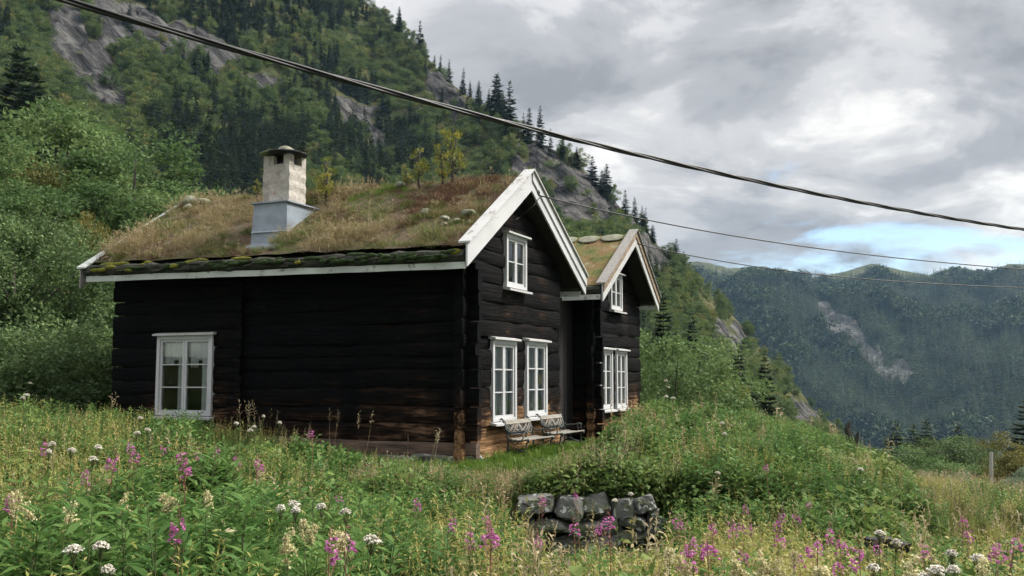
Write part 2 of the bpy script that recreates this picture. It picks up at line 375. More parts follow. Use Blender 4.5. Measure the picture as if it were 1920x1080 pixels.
M['cream'] = leaf_mat('cream_flower_heads', [(0.1, G(0.44, 0.39, 0.20)), (0.9, G(0.70, 0.64, 0.40))], 0.3)
M['white_fl'] = leaf_mat('white_flower_heads', [(0.1, G(0.50, 0.47, 0.38)), (0.5, G(0.70, 0.66, 0.58)), (0.9, G(0.80, 0.77, 0.70))], 0.25, spread=0.3)
M['pink'] = leaf_mat('pink_flower_petals', [(0.1, G(0.38, 0.090, 0.28)), (0.6, G(0.54, 0.18, 0.41)), (1.0, G(0.64, 0.30, 0.51))], 0.35, spread=0.25)
M['yellow_fl'] = leaf_mat('yellow_flower_petals', [(0.1, G(0.60, 0.42, 0.03)), (0.9, G(0.75, 0.58, 0.06))], 0.3)
M['redstem'] = plain('reddish_stem', (0.24, 0.095, 0.070), 0.7, 0.4, 20, bmp=0)
M['stem'] = plain('green_stem', (0.095, 0.115, 0.040), 0.7, 0.4, 20, bmp=0)
M['spruce'] = leaf_mat('spruce_needles', [(0.1, G(0.013, 0.026, 0.012)), (0.5, G(0.030, 0.050, 0.020)), (0.9, G(0.058, 0.082, 0.030))], 0.12, spread=0.4)
M['birch'] = leaf_mat('hillside_birch_leaves', [(0.10, G(0.046, 0.084, 0.029)), (0.42, G(0.100, 0.152, 0.047)), (0.74, G(0.158, 0.198, 0.065)), (0.95, G(0.240, 0.190, 0.060))], 0.3, spread=0.6)
M['leaf'] = leaf_mat('broadleaf_leaves', [(0.1, G(0.048, 0.094, 0.036)), (0.5, G(0.110, 0.179, 0.063)), (0.9, G(0.192, 0.266, 0.103))], 0.35, spread=0.3)
M['willow'] = leaf_mat('grey_willow_leaves', [(0.1, G(0.055, 0.091, 0.038)), (0.5, G(0.099, 0.155, 0.061)), (0.9, G(0.182, 0.260, 0.103))], 0.3, spread=0.3)
M['silver'] = leaf_mat('silver_willow_leaves', [(0.1, G(0.16, 0.22, 0.14)), (0.9, G(0.30, 0.37, 0.26))], 0.25, spread=0.3)
M['autumn'] = leaf_mat('yellow_birch_leaves', [(0.1, G(0.11, 0.145, 0.030)), (0.5, G(0.20, 0.205, 0.045)), (0.9, G(0.31, 0.27, 0.06))], 0.4, spread=0.3)
M['olive'] = leaf_mat('olive_brown_leaves', [(0.1, G(0.075, 0.090, 0.028)), (0.5, G(0.15, 0.15, 0.046)), (0.9, G(0.23, 0.19, 0.06))], 0.3, spread=0.3)
M['farspruce'] = leaf_mat('far_forest_needles', [(0.1, G(0.010, 0.022, 0.010)), (0.55, G(0.028, 0.054, 0.020)), (0.78, G(0.062, 0.098, 0.034)), (0.95, G(0.11, 0.135, 0.05))], 0.1, spread=0.75)

# ------------------------------------------------------------------ foliage shapes
def unit(v): return v / np.maximum(np.linalg.norm(v, axis=-1, keepdims=True), 1e-9)
def leaves(base, d, L, W, fold=0.15, up=None, g=rng):
    """one folded kite per leaf: base, left, tip, right"""
    n = len(base); d = unit(d)
    up = np.tile([0, 0, 1.0], (n, 1)) + g.normal(0, 0.35, (n, 3)) if up is None else up
    s = unit(np.cross(d, up)); nn = np.cross(s, d)
    L = np.broadcast_to(L, (n,))[:, None]; W = np.broadcast_to(W, (n,))[:, None]
    mid = base + d * L * 0.45
    V = np.stack([base, mid - s * W / 2 + nn * W * fold, base + d * L - nn * L * 0.12, mid + s * W / 2 + nn * W * fold], 1).reshape(-1, 3)
    F = np.arange(n * 4).reshape(n, 4)
    return V, F
class FB:
    """collects foliage arrays (quads) for one mesh"""
    def __init__(s): s.V = []; s.F = []; s.M = []; s.A = []; s.n = 0
    def add(s, V, F, m=0, var=None):
        s.V.append(V); s.F.append(F + s.n); s.n += len(V); s.M.append(np.full(len(F), m)); s.A.append(np.full(len(V), 0.5) if var is None else np.asarray(var)); return s
    def leaf(s, base, d, L, W, m=0, var=None, **k):
        V, F = leaves(base, d, L, W, **k)
        v = rng.random(len(base)) if var is None else np.broadcast_to(var, (len(base),))
        return s.add(V, F, m, np.repeat(v, 4))
    def blade(s, p0, p1, p2, w, m=0, var=None):
        """blades of two quads: p0 base, p1 mid, p2 tip"""
        n = len(p0); sd_ = unit(np.cross(p2 - p0, rng.normal(0, 1, (n, 3)))) * (np.broadcast_to(w, (n,))[:, None] / 2)
        V = np.stack([p0 - sd_, p0 + sd_, p1 + sd_ * 0.8, p1 - sd_ * 0.8, p2 + sd_ * 0.12, p2 - sd_ * 0.12], 1).reshape(-1, 3)
        i = np.arange(n)[:, None] * 6
        F = np.concatenate([i + np.array([[0, 1, 2, 3]]), i + np.array([[3, 2, 4, 5]])])
        v = rng.random(n) if var is None else np.broadcast_to(var, (n,))
        return s.add(V, F, m, np.repeat(v, 6))
    def tubes(s, mb, m=0, var=0.5):
        V = np.array(mb.V); F = [f for f in mb.F if len(f) == 4]
        return s.add(V, np.array(F), m, np.full(len(V), var))
    def mesh(s, name, mats):
        return mesh_np(name, np.concatenate(s.V), np.concatenate(s.F), mats, np.concatenate(s.M), np.concatenate(s.A))
def sph(n, g=rng):
    return unit(g.normal(0, 1, (n, 3)))

def broadleaf_mesh(name, H, RW, nclump, nleaf, leaf, lm, split=False, base=0.25, seed=0, bark='bark', thin=1.0):
    """trunk, limbs and a crown of leaf clumps; returns (trunk mesh, crown mesh) or one mesh"""
    g = np.random.default_rng(seed); fb = FB(); tb = MB()
    tr = (H * 0.017 + 0.02) * thin
    lean = g.normal(0, 0.04, 2) * H
    tp = lambda t: np.array([lean[0] * t * t, lean[1] * t * t, H * t])
    tb.tube([tp(t) for t in np.linspace(0, 0.9, 6)], [tr * (1 - 0.85 * t) for t in np.linspace(0, 1, 6)], 6)
    cz = H * (base + 1) / 2; rz = H * (1 - base) / 2
    cl = []
    while len(cl) < nclump:
        d = sph(1, g)[0]; r = g.uniform(0.35, 1.0) ** 0.6
        k = 0.72 + 0.42 * fbm(d[0] * 1.7 + seed, d[1] * 1.7 + d[2] * 2.1, 2, seed)
        p = d * r * k
        hz = (p[2] + 1) / 2
        wid = RW * (0.55 + 0.65 * math.sin(math.pi * min(max(0.12 + 0.80 * hz, 0), 1)))
        cl.append(np.array([p[0] * wid, p[1] * wid, cz + p[2] * rz]) + np.append(lean * max(hz, 0) ** 2, 0))
    cl = np.array(cl)
    for c in cl[:: max(1, nclump // 14)]:
        t = min(max((c[2] / H) * 0.65, 0.08), 0.8); a = tp(t)
        tb.tube([a, a * 0.5 + c * 0.5 + np.array([0, 0, -0.03 * H]), c], [tr * 0.42, tr * 0.25, tr * 0.07], 4)
    per = nleaf // nclump
    cr = RW * 1.75 / math.sqrt(nclump) * 1.05
    for c in cl:
        q = sph(per, g) * (g.random((per, 1)) ** 0.45) * cr * g.uniform(0.7, 1.3) * np.array([1.1, 1.1, 0.75])
        dirs = unit(q * 0.7 + g.normal(0, 0.5, (per, 3)) * cr + np.array([0, 0, 0.1]))
        fb.leaf(c + q, dirs, leaf * g.uniform(0.7, 1.3, per), leaf * 0.62 * g.uniform(0.7, 1.2, per), 0, np.clip(g.normal(0.5, 0.2) + g.normal(0, 0.13, per), 0, 1), up=np.tile([0, 0, 1.0], (per, 1)) + g.normal(0, 0.7, (per, 3)), g=g)
    if split:
        return tb.mesh(name + '_trunk', M[bark], True), fb.mesh(name + '_crown', [lm])
    fb.tubes(tb, 1)
    return fb.mesh(name, [lm, M[bark]])

def spruce_mesh(name, H, RW, whorls, nb, seed=0, split=False, lm=None, sub=5, skirt=0.04, ragged=0.3):
    """trunk with whorls of drooping boughs, each bough a spray of needle blades"""
    g = np.random.default_rng(seed); fb = FB(); tb = MB(); lm = lm or M['spruce']
    tb.tube([(0, 0, 0), (0, 0, H * 0.5), (0, 0, H * 0.97)], [H * 0.011, H * 0.006, H * 0.001], 5)
    B, D, Ls, Ws, A = [], [], [], [], []
    for w in range(whorls):
        t = (w + g.uniform(-0.3, 0.3)) / whorls; t = min(max(t, 0), 0.985)
        z = H * (skirt + (1 - skirt) * t)
        r = RW * ((1 - t) ** 0.9) + 0.022 * H
        lop = g.uniform(0.8, 1.15)
        for j in range(nb):
            if g.random() < 0.10: continue
            a = 2 * math.pi * (j + g.uniform(-0.4, 0.4)) / nb + w * 1.7
            rr = r * lop * g.uniform(1 - ragged, 1 + ragged * 0.5)
            droop = -0.42 + 0.85 * t + g.normal(0, 0.10)
            d = np.array([math.cos(a), math.sin(a), droop]); s = np.array([-math.sin(a), math.cos(a), 0])
            base = np.array([0, 0, z]); shade = np.clip(g.normal(0.5, 0.22), 0, 1)
            B.append(base); D.append(d); Ls.append(rr * 1.0); Ws.append(rr * 0.42); A.append(shade)
            for q in range(1, sub):
                f = 0.15 + 0.8 * (q / sub)
                for sg in (-1, 1):
                    dd = d + s * sg * g.uniform(0.5, 1.1) + np.array([0, 0, -0.25 + g.normal(0, 0.12)])
                    B.append(base + d * rr * f); D.append(dd); Ls.append(rr * (0.62 - 0.40 * f)); Ws.append(rr * 0.22); A.append(np.clip(shade + g.normal(0, 0.12), 0, 1))
    for q in range(6):
        B.append(np.array([0, 0, H * (.90 + .015 * q)])); a = q * 2.4; D.append(np.array([math.cos(a) * .5, math.sin(a) * .5, 1.])); Ls.append(H * .05); Ws.append(H * .012); A.append(.6)
    n = len(B)
    fb.leaf(np.array(B), np.array(D), np.array(Ls), np.array(Ws), 0, np.array(A), fold=-0.35, up=np.tile([0, 0, 1.0], (n, 1)) + g.normal(0, 0.25, (n, 3)))
    if split: return tb.mesh(name + '_trunk', M['bark'], True), fb.mesh(name + '_crown', [lm])
    fb.tubes(tb, 1); return fb.mesh(name, [lm, M['bark']])

# ------------------------------------------------------------------ ground, hillside, far mountain
TH = math.radians(23.5)
UX = np.array([math.sin(TH), math.cos(TH)]); VX = np.array([-math.cos(TH), math.sin(TH)])
HC = np.array([-0.784, 17.265])                      # near corner of the house
def uv(u, v): return HC + UX * u + VX * v
def to_uv(x, y):
    dx, dy = x - HC[0], y - HC[1]
    return dx * UX[0] + dy * UX[1], dx * VX[0] + dy * VX[1]
ctrl = [(0, 0, -.30), (-6, 0, -.35), (6, 0, -.45), (0, -12, -.3), (-20, -10, 0), (20, -10, -.8),
        (-2.5, 5, -.48), (1, 5.5, -.70), (4, 6, -.88), (-6, 7, -.30), (-4, 9, -.40), (0, 9, -.95), (4, 9, -1.05), (8, 9, -1.15),
        (-7, 12, -.18), (-4, 12.5, -.38), (-1.5, 12, -.92), (1, 12.2, -1.25), (2.5, 12.3, -1.28), (5, 12, -1.08), (9, 13, -1.12),
        (-9, 17, .12), (-6, 16, .02), (-3, 15.5, -.22), (-2, 16, -.18), (-.6, 16.2, -.12), (.3, 15.2, -.20), (1.0, 14.2, -.24), (2.0, 14.1, -.26), (-1, 14.3, -.52),
        (1.5, 16.5, -.20), (3.5, 15.5, -.25), (5.2, 15.5, -.40), (6.5, 15, -.72), (4, 18, -.10), (6, 19, -.25), (8, 19, -.80), (7.5, 16, -.80), (4.5, 13.8, -.78),
        (11.5, 25, -1.45), (14, 27, -1.75), (10, 22, -1.15), (20, 30, -2.6), (7, 25, -.6), (14, 20, -1.4), (12, 34, -3.0), (20, 42, -5.2), (6, 36, -.8), (2, 42, .3), (10, 42, -2.2), (15, 40, -4.3),
        (-12, 22, .35), (-12, 30, 1.0), (-5, 36, 1.3), (-16, 38, 2.2), (-26, 32, 2.4), (-3, 45, 2), (-30, 15, 1.5), (30, 20, -3.2), (30, 36, -5.5)]
for (a, b) in ((0, 0), (0, 4), (0, 8), (4.4, 0), (10.6, 0), (7, 3), (3, 5), (10, 6)):
    p = uv(a, b); ctrl.append((p[0], p[1], -0.04))
ctrl = np.array(ctrl, float)
def _tps():
    P = ctrl[:, :2]; n = len(P); d = np.linalg.norm(P[:, None] - P[None], axis=2)
    K = d + 0.0; K += np.eye(n) * -0.35                  # biharmonic-like linear kernel, slight smoothing
    Q = np.hstack([np.ones((n, 1)), P]); A = np.block([[K, Q], [Q.T, np.zeros((3, 3))]])
    return np.linalg.solve(A, np.concatenate([ctrl[:, 2], np.zeros(3)]))
_W = _tps()
def ground_z(x, y):
    x = np.asarray(x, float); y = np.asarray(y, float); s = x.shape
    p = np.stack([x.ravel(), y.ravel()], 1); out = np.empty(len(p))
    for i in range(0, len(p), 20000):
        q = p[i:i + 20000]; d = np.linalg.norm(q[:, None] - ctrl[None, :, :2], axis=2)
        out[i:i + 20000] = d @ _W[:len(ctrl)] + _W[-3] + q @ _W[-2:]
    z = out.reshape(s)
    # terrace edge held by the dry stone wall
    ex = np.clip((x - 0.05) / 0.25, 0, 1) * np.clip((2.15 - x) / 0.25, 0, 1)
    step = np.clip((y - 13.52) / 0.12, 0, 1)
    tz = -1.15 + step * 0.89
    wgt = ex * np.clip(1 - np.abs(y - 13.5) / 0.9, 0, 1)
    z = z * (1 - wgt) + tz * wgt
    return z + 0.05 * (fbm(x * 0.9, y * 0.9, 3, 3) - 0.5)

TOE = 42.0
RX = np.array([-1500, -900, -300, 0, 300, 560, 690, 840, 960, 1080, 1200, 1280, 1400, 1500, 1550, 1620, 1700, 1800, 1920, 2300, 2900, 3600.])
RY = np.array([-620, -560, -480, -420, -330, -140, 20, 150, 250, 308, 425, 505, 622, 740, 800, 845, 890, 905, 915, 935, 935, 935.])
RD = np.array([600, 600, 600, 600, 600, 600, 580, 500, 420, 390, 370, 375, 400, 420, 430, 430, 420, 410, 400, 400, 400, 400.])
def az_of(px): return np.arctan((px - 960) / (FPX / CP))        # azimuth of a picture column near the horizon
RA = az_of(RX)
RE = np.array([(pix(x, y)[2]) / math.hypot(*pix(x, y)[:2]) for x, y in zip(RX, RY)])
def hill_z(az, s):
    """height and distance at azimuth az, s in 0..1 from the toe to the crest"""
    D = np.interp(az, RA, RD); E = np.interp(az, RA, RE)
    d = TOE + (D - TOE) * s
    zt = ground_z(TOE * np.sin(az), TOE * np.cos(az))
    e0 = (zt - EZ) / TOE
    ds = d / D; s0 = TOE / D
    k = np.clip((ds ** 1.7 - s0 ** 1.7) / (1 - s0 ** 1.7), 0, None)
    e = e0 + (E - e0) * k
    x, y = d * np.sin(az), d * np.cos(az)
    fade = np.clip(s * 6, 0, 1)
    amp = fade * (0.012 + 0.016 * np.clip(E, 0, 1)) * d
    nz = (fbm(x * 0.018, y * 0.018, 5, 21) - 0.5) * amp * 1.6
    return x, y, EZ + e * d + nz, d
# bare rock and heath patches on the hillside, in azimuth / elevation, with ragged edges
ROCKS = [([(50, -30), (120, -30), (185, 90), (250, 175), (235, 222), (190, 205), (100, 90)], 1.0), ([(140, -30), (250, 20), (400, 75), (520, 150), (500, 165), (400, 120), (250, 75), (200, 80)], 1.0),
         ([(935, 285), (1010, 280), (1090, 320), (1190, 405), (1180, 440), (1080, 440), (1010, 400), (960, 350)], 1.0), ([(1470, 745), (1530, 790), (1545, 830), (1490, 825)], 1.0),
         ([(1200, 455), (1250, 500), (1240, 530), (1190, 490)], 0.9), ([(620, 180), (700, 210), (740, 280), (690, 280)], 0.8), ([(800, 130), (870, 190), (900, 240), (850, 215)], 0.9), ([(1330, 590), (1400, 650), (1390, 690), (1340, 640)], 0.8)]
HEATH = [([(620, 60), (760, 130), (900, 290), (930, 380), (860, 350), (780, 240), (640, 130)], 1.0), ([(60, 20), (130, 60), (240, 230), (150, 230), (90, 120)], 1.0), ([(900, 250), (940, 260), (960, 350), (920, 330)], 1.0),
         ([(1190, 420), (1300, 520), (1420, 640), (1560, 800), (1500, 800), (1380, 680), (1220, 520)], 0.45)]
def poly_sd(px, py, P):
    """signed distance to a polygon, positive inside"""
    px = np.asarray(px, float); py = np.asarray(py, float); P = np.array(P, float)
    inside = np.zeros(px.shape, bool); dist = np.full(px.shape, 1e9)
    for (x0, y0), (x1, y1) in zip(P, np.roll(P, -1, 0)):
        c = ((y0 > py) != (y1 > py)) & (px < (x1 - x0) * (py - y0) / (y1 - y0 + 1e-9) + x0); inside ^= c
        t = np.clip(((px - x0) * (x1 - x0) + (py - y0) * (y1 - y0)) / ((x1 - x0) ** 2 + (y1 - y0) ** 2), 0, 1)
        dist = np.minimum(dist, np.hypot(px - x0 - t * (x1 - x0), py - y0 - t * (y1 - y0)))
    return np.where(inside, dist, -dist)
def patch(x, y, z, polys, seed):
    sx, sy = toscreen(np.stack([x, y, z], -1))
    w = (fbm(sx / 34, sy / 34, 5, seed) - 0.5) * 80
    r = np.zeros(np.shape(x))
    for P, k in polys: r = np.maximum(r, k * np.clip(0.5 + (poly_sd(sx, sy, P) + w) / 26, 0, 1))
    return r

def build_terrain():
    # near ground
    rr = np.concatenate([[0.0], np.geomspace(1.2, TOE + 2, 110)]); aa = np.linspace(-math.pi, math.pi, 361)
    A_, R_ = np.meshgrid(aa, rr, indexing='ij'); X, Y = R_ * np.sin(A_), R_ * np.cos(A_)
    Z = ground_z(X, Y)
    def grid(n, m): 
        i = np.arange(n - 1)[:, None] * m + np.arange(m - 1)[None]; i = i.ravel()
        return np.stack([i, i + m, i + m + 1, i + 1], 1)[:, ::-1].copy()
    me = mesh_np('ground', np.stack([X, Y, Z], -1).reshape(-1, 3), grid(*X.shape), [M['ground']], smooth=True)
    tag(link('ground', me), 'uneven meadow soil under the grass around the log house', kind='structure')
    # hillside with the crest and its back slope
    az = np.linspace(RA[0], RA[-1], 520); s = np.concatenate([np.linspace(0, 1, 170), np.linspace(1.02, 1.5, 14)])
    A_, S_ = np.meshgrid(az, s, indexing='ij')
    X, Y, Z, D = hill_z(A_, np.minimum(S_, 1.0))
    ext = np.clip(S_ - 1, 0, None); dd = ext * 1400
    X = X + dd * np.sin(A_); Y = Y + dd * np.cos(A_); Z = Z - dd * 0.55 - 60 * np.clip(ext * 4, 0, 1) ** 2
    rock = patch(X, Y, Z, ROCKS, 31) * (ext == 0)
    # crags: rock bulges out in ledges
    ledge = (np.abs(fbm(X * 0.05, Z * 0.09, 5, 51) - 0.5) * 2 + 0.6 * np.abs(vnoise(X * 0.2 + Y * .1, Z * 0.4, 61) - 0.5))
    Z = Z + rock * (ledge * 7.0 - 1.0); X = X - rock * ledge * 4.0 * np.sin(A_); Y = Y - rock * ledge * 5.0 * np.cos(A_)
    Z[:, 0] -= 0.15
    me = mesh_np('hillside', np.stack([X, Y, Z], -1).reshape(-1, 3), grid(*X.shape), [M['hill']], var=rock.ravel(), smooth=True)
    tag(link('hillside', me), 'steep wooded mountainside with bare rock faces behind the house', kind='structure')
    # far mountain across the valley
    fx = np.array([-2600, 200, 800, 1150, 1300, 1345, 1400, 1460, 1540, 1600, 1645, 1700, 1750, 1800, 1855, 1900, 1990, 2200, 2600, 4200.])
    fy = np.array([420, 470, 500, 515, 502, 505, 514, 522, 530, 517, 506, 521, 531, 517, 533, 520, 536, 520, 500, 480.])
    fa = az_of(fx); fe = (713 - fy) / FPX
    az = np.linspace(fa[0], fa[-1], 420); s = np.linspace(0, 1.25, 130)
    A_, S_ = np.meshgrid(az, s, indexing='ij')
    E = np.interp(A_, fa, fe); D = 950 + 1750 * S_
    zr = E * 2700; k = np.minimum(S_, 1)
    Z = -190 + (zr + 190) * (1 - (1 - k) ** 1.6) - np.clip(S_ - 1, 0, None) * 900
    X, Y = D * np.sin(A_), D * np.cos(A_)
    shoulder = np.exp(-((A_ - az_of(1480)) / 0.055) ** 2)
    Z = Z + shoulder * 48 * np.exp(-((S_ - 0.42) / 0.20) ** 2)
    Z = Z + ((fbm(X * 0.0035, Y * 0.0035, 5, 71) - 0.5) * 110 - np.abs(fbm(X * 0.006 + 3, Y * 0.003, 4, 73) - 0.5) * 130) * np.clip((1 - S_) * 4, 0, 1) * np.clip(S_ * 5, 0, 1)
    P3 = [([(1540, 565), (1560, 560), (1610, 625), (1690, 700), (1660, 710), (1600, 660), (1550, 610)], 1.0), ([(1640, 640), (1700, 690), (1690, 712), (1640, 690)], 0.9), ([(1545, 605), (1580, 600), (1610, 640), (1570, 640)], .9)]
    rock = patch(X, Y, Z, P3, 81)
    me = mesh_np('far_mountain', np.stack([X, Y, Z], -1).reshape(-1, 3), grid(*X.shape), [M['far']], var=rock.ravel(), smooth=True)
    tag(link('far_mountain', me), 'long forested mountain with bare tops across the valley', kind='structure')
    # valley floor between the two, reaching the horizon
    mb = MB(); n = 48
    V = [(0, 0, -215)] + [(math.sin(2 * math.pi * i / n) * 6000, math.cos(2 * math.pi * i / n) * 6000, -215) for i in range(n)]
    mb.add(V, [(0, 1 + (i + 1) % n, 1 + i) for i in range(n)])
    tag(mb.build('valley_floor', M['far']), 'low wooded valley floor below the slope', kind='structure')
    return (X, Y, Z, rock, S_)
FARG = build_terrain()

# ------------------------------------------------------------------ log house
def log_mesh(name, a0, a1, h, t, axis, m, seed, endcap=True):
    """hewn log along local x (axis 0) or y (axis 1); origin at its start, bottom, outer face at 0; thickness inwards"""
    g = random.Random(seed); L = a1 - a0; ns = max(3, int(L / 0.55)); prof = [(0.10, 0.04), (0.0, 0.25), (-0.012, 0.55), (0.02, 0.80), (0.13, 0.985), (0.85, 0.985), (1.0, 0.5), (0.85, 0.04)]
    V = []; F = []; n = len(prof)
    ph = g.uniform(0, 6); tp = g.uniform(-0.05, 0.05)
    for i in range(ns + 1):
        f = i / ns; s = 1 + tp * (f - 0.5) + 0.03 * math.sin(f * 7 + ph)
        off = 0.016 * math.sin(f * 4.3 + ph * 2) + g.uniform(-0.010, 0.010) + g.uniform(-.004, .004) * ns; dz = 0.016 * math.sin(f * 4.1 + ph) + g.uniform(-.004, .004)
        for (o, z) in prof:
            oo = o * t * s + off if o < 0.5 else o * t
            zz = z * h * (1 + 0.02 * math.sin(f * 9 + ph + z * 3)) + dz
            V.append((a0 + L * f, oo, zz) if axis == 0 else (oo, a0 + L * f, zz))
    for i in range(ns):
        for j in range(n):
            q = (i * n + j, i * n + (j + 1) % n, (i + 1) * n + (j + 1) % n, (i + 1) * n + j)
            F.append(q if axis == 1 else q[::-1])
    F += [tuple(range(n)), tuple(reversed([ns * n + j for j in range(n)]))]
    return mesh_np(name, V, F, [m])

def wall_rows(seed, z0, z1, mean=0.30):
    g = random.Random(seed); z = z0; out = []
    while z < z1 - 0.12:
        h = mean * g.uniform(0.78, 1.24); out.append((z, min(h, z1 - z))); z += h
    return out
def cut(a0, a1, z, h, openings):
    """wall interval minus window openings"""
    segs = [(a0, a1)]
    for (o0, o1, oz0, oz1) in openings:
        if z + h * 0.5 < oz0 or z + h * 0.5 > oz1: continue
        new = []
        for (s0, s1) in segs:
            if o1 <= s0 or o0 >= s1: new.append((s0, s1)); continue
            if o0 - s0 > 0.05: new.append((s0, o0))
            if s1 - o1 > 0.05: new.append((o1, s1))
        segs = new
    return segs
TL = 0.17
def gable_wall(house, name, u0, u1, v, z0, roofL, roofR, openings, mkey, seed, heads, label=None):
    """log wall facing -v; roofL/roofR give the underside height at u"""
    top = lambda u: min(roofL(u), roofR(u))
    rows = wall_rows(seed, z0, max(top(u) for u in np.linspace(u0, u1, 60)))
    core = MB(); logs = []
    for i, (z, h) in enumerate(rows):
        us = [u for u in np.linspace(u0, u1, 240) if top(u) > z + h * 0.75]
        if not us or us[-1] - us[0] < 0.25: continue
        a0, a1 = us[0], us[-1]
        e0 = a0 - heads[0] * rnd.uniform(0.8, 1.1) if a0 <= u0 + 1e-6 else a0; e1 = a1 + heads[1] * rnd.uniform(0.8, 1.1) if a1 >= u1 - 1e-6 else a1
        for (s0, s1) in cut(e0, e1, z, h, openings): logs.append((s0, s1, z, h))
        zh = min(z + h + 0.02, max(top(a0), z + h * 0.9))
        for (s0, s1) in cut(a0, a1, z, h, openings): core.box((s0, v + 0.10, z - 0.01), (s1, v + TL - 0.01, zh - 0.012 + 0.004 * (i % 2)))
    w = core.build(name, M['core'], house)
    if label: w['label'] = label
    for k, (s0, s1, z, h) in enumerate(logs):
        link('log', log_mesh('log', s0, s1, h * 1.03, TL, 0, M[mkey], seed * 100 + k), w, (0, v, z))
    return w
def long_wall(house, name, u, segs, z0, z1, openings, mkey, seed, label=None, sill=None):
    """log wall facing -u, built from stretches (v0, v1, head0, head1)"""
    core = MB(); logs = []
    for q, (v0, v1, h0, h1) in enumerate(segs):
        for i, (z, h) in enumerate(wall_rows(seed + q, z0, z1, 0.305)):
            for (s0, s1) in cut(v0 - h0 * rnd.uniform(0.8, 1.1), v1 + h1, z, h, openings): logs.append((s0, s1, z, h, i))
            for (s0, s1) in cut(v0, v1, z, h, openings): core.box((u + 0.10, s0, z - 0.01), (u + TL - 0.01, s1, z + h + 0.006 + 0.004 * (i % 2)))
    w = core.build(name, M['core'], house)
    if label: w['label'] = label
    for k, (s0, s1, z, h, i) in enumerate(logs):
        bottom = i == 0 and sill
        link('log', log_mesh('log', s0, s1, h * 1.03, TL, 1, M['log_sill'] if bottom else M[mkey], seed * 100 + k), w, (u - (0.03 if bottom else 0), 0, z))
    return w

def window(house, face, wallpos, a0, a1, z0, z1, rows, label, casements=2, curtain=None, seed=0, note=False, flip=False):
    """white casement window in a wall; face 'g' looks along -v, 'l' looks along -u. o = outwards"""
    def P(a, o, z): return (a, wallpos - o, z) if face == 'g' else (wallpos - o, a, z)
    def bx(mb, A0, A1, O0, O1, Z0, Z1, m=0):
        p, q = P(A0, O0, Z0), P(A1, O1, Z1)
        mb.box(tuple(map(min, p, q)), tuple(map(max, p, q)), m)
    c = 0.075; mb = MB()                              # casing
    bx(mb, a0, a0 + c, -0.12, 0.055, z0 + 0.03, z1); bx(mb, a1 - c, a1, -0.12, 0.055, z0 + 0.03, z1)
    bx(mb, a0 + c, a1 - c, -0.12, 0.055, z1 - c, z1 - .002); bx(mb, a0 + c, a1 - c, -0.12, 0.053, z0 + 0.03, z0 + 0.03 + c * 0.8)
    w = mb.build('window', M['white'], house); w['label'] = label
    s = MB(); A0, A1 = a0 - 0.06, a1 + 0.06           # sloping sill
    v8 = [P(A0, -0.02, z0 - .02), P(A1, -0.02, z0 - .02), P(A1, 0.15, z0 - 0.045), P(A0, 0.15, z0 - 0.045), P(A0, -0.02, z0 + 0.028), P(A1, -0.02, z0 + 0.028), P(A1, 0.15, z0 - 0.005), P(A0, 0.15, z0 - 0.005)]
    s.hexa(v8 if face == 'l' else v8); s.build('sill', M['white_worn'], w)
    h = MB(); v8 = [P(A0, -0.02, z1 + .002), P(A1, -0.02, z1 + .002), P(A1, 0.13, z1 + .002), P(A0, 0.13, z1 + .002), P(A0, -0.02, z1 + 0.065), P(A1, -0.02, z1 + 0.065), P(A1, 0.13, z1 + 0.035), P(A0, 0.13, z1 + 0.035)]
    h.hexa(v8); h.build('head_board', M['white_worn'], w)
    i0, i1, j0, j1 = a0 + c, a1 - c, z0 + 0.03 + c * 0.8, z1 - c
    cw = (i1 - i0) / casements; st = 0.05
    for k in range(casements):
        b0, b1 = i0 + k * cw + 0.003, i0 + (k + 1) * cw - 0.003; f = MB()
        bx(f, b0, b0 + st, -0.03, 0.03, j0, j1); bx(f, b1 - st, b1, -0.03, 0.03, j0, j1)
        bx(f, b0 + st, b1 - st, -0.03, 0.028, j0, j0 + st); bx(f, b0 + st, b1 - st, -0.03, 0.028, j1 - st, j1)
        ph = (j1 - j0 - 2 * st) / rows
        for r in range(1, rows): bx(f, b0 + st, b1 - st, -0.02, 0.022, j0 + st + ph * r - 0.011, j0 + st + ph * r + 0.011)
        f.build('sash', M['white'], w)
        for r in range(rows):
            g = MB(); zz = j0 + st + ph * r + 0.011; z2 = j0 + st + ph * (r + 1) - 0.011
            q = [P(b0 + st, 0, zz), P(b1 - st, 0, zz), P(b1 - st, 0, z2), P(b0 + st, 0, z2)]
            g.add(q, [(0, 1, 2, 3)] if face == 'g' else [(3, 2, 1, 0)]); g.build('pane', M['glass'], w)
    for (ca0, ca1, cz0, cz1) in (curtain or []):      # folded cloth behind the panes
        n = 34; V = []; F = []
        for i in range(n + 1):
            a = i0 + (i1 - i0) * (ca0 + (ca1 - ca0) * i / n); o = -0.095 + 0.018 * math.sin(i * 1.9 + seed) + 0.008 * math.sin(i * 0.7)
            zb = j0 + (j1 - j0) * cz0 + 0.02 * math.sin(i * 1.3)
            V += [P(a, o, zb), P(a, o * 0.96, j0 + (j1 - j0) * cz1)]
        F = [(2 * i, 2 * i + 2, 2 * i + 3, 2 * i + 1) for i in range(n)]
        link('curtain', mesh_np('curtain', V, F, [M['curtain']], smooth=True), w)
    if note:
        g = MB(); bx(g, i0 + cw * 1.35, i0 + cw * 1.72, -0.006, -0.004, j0 + (j1 - j0) * 0.43, j0 + (j1 - j0) * 0.57); g.build('paper_note', M['paper'], w)
    return w

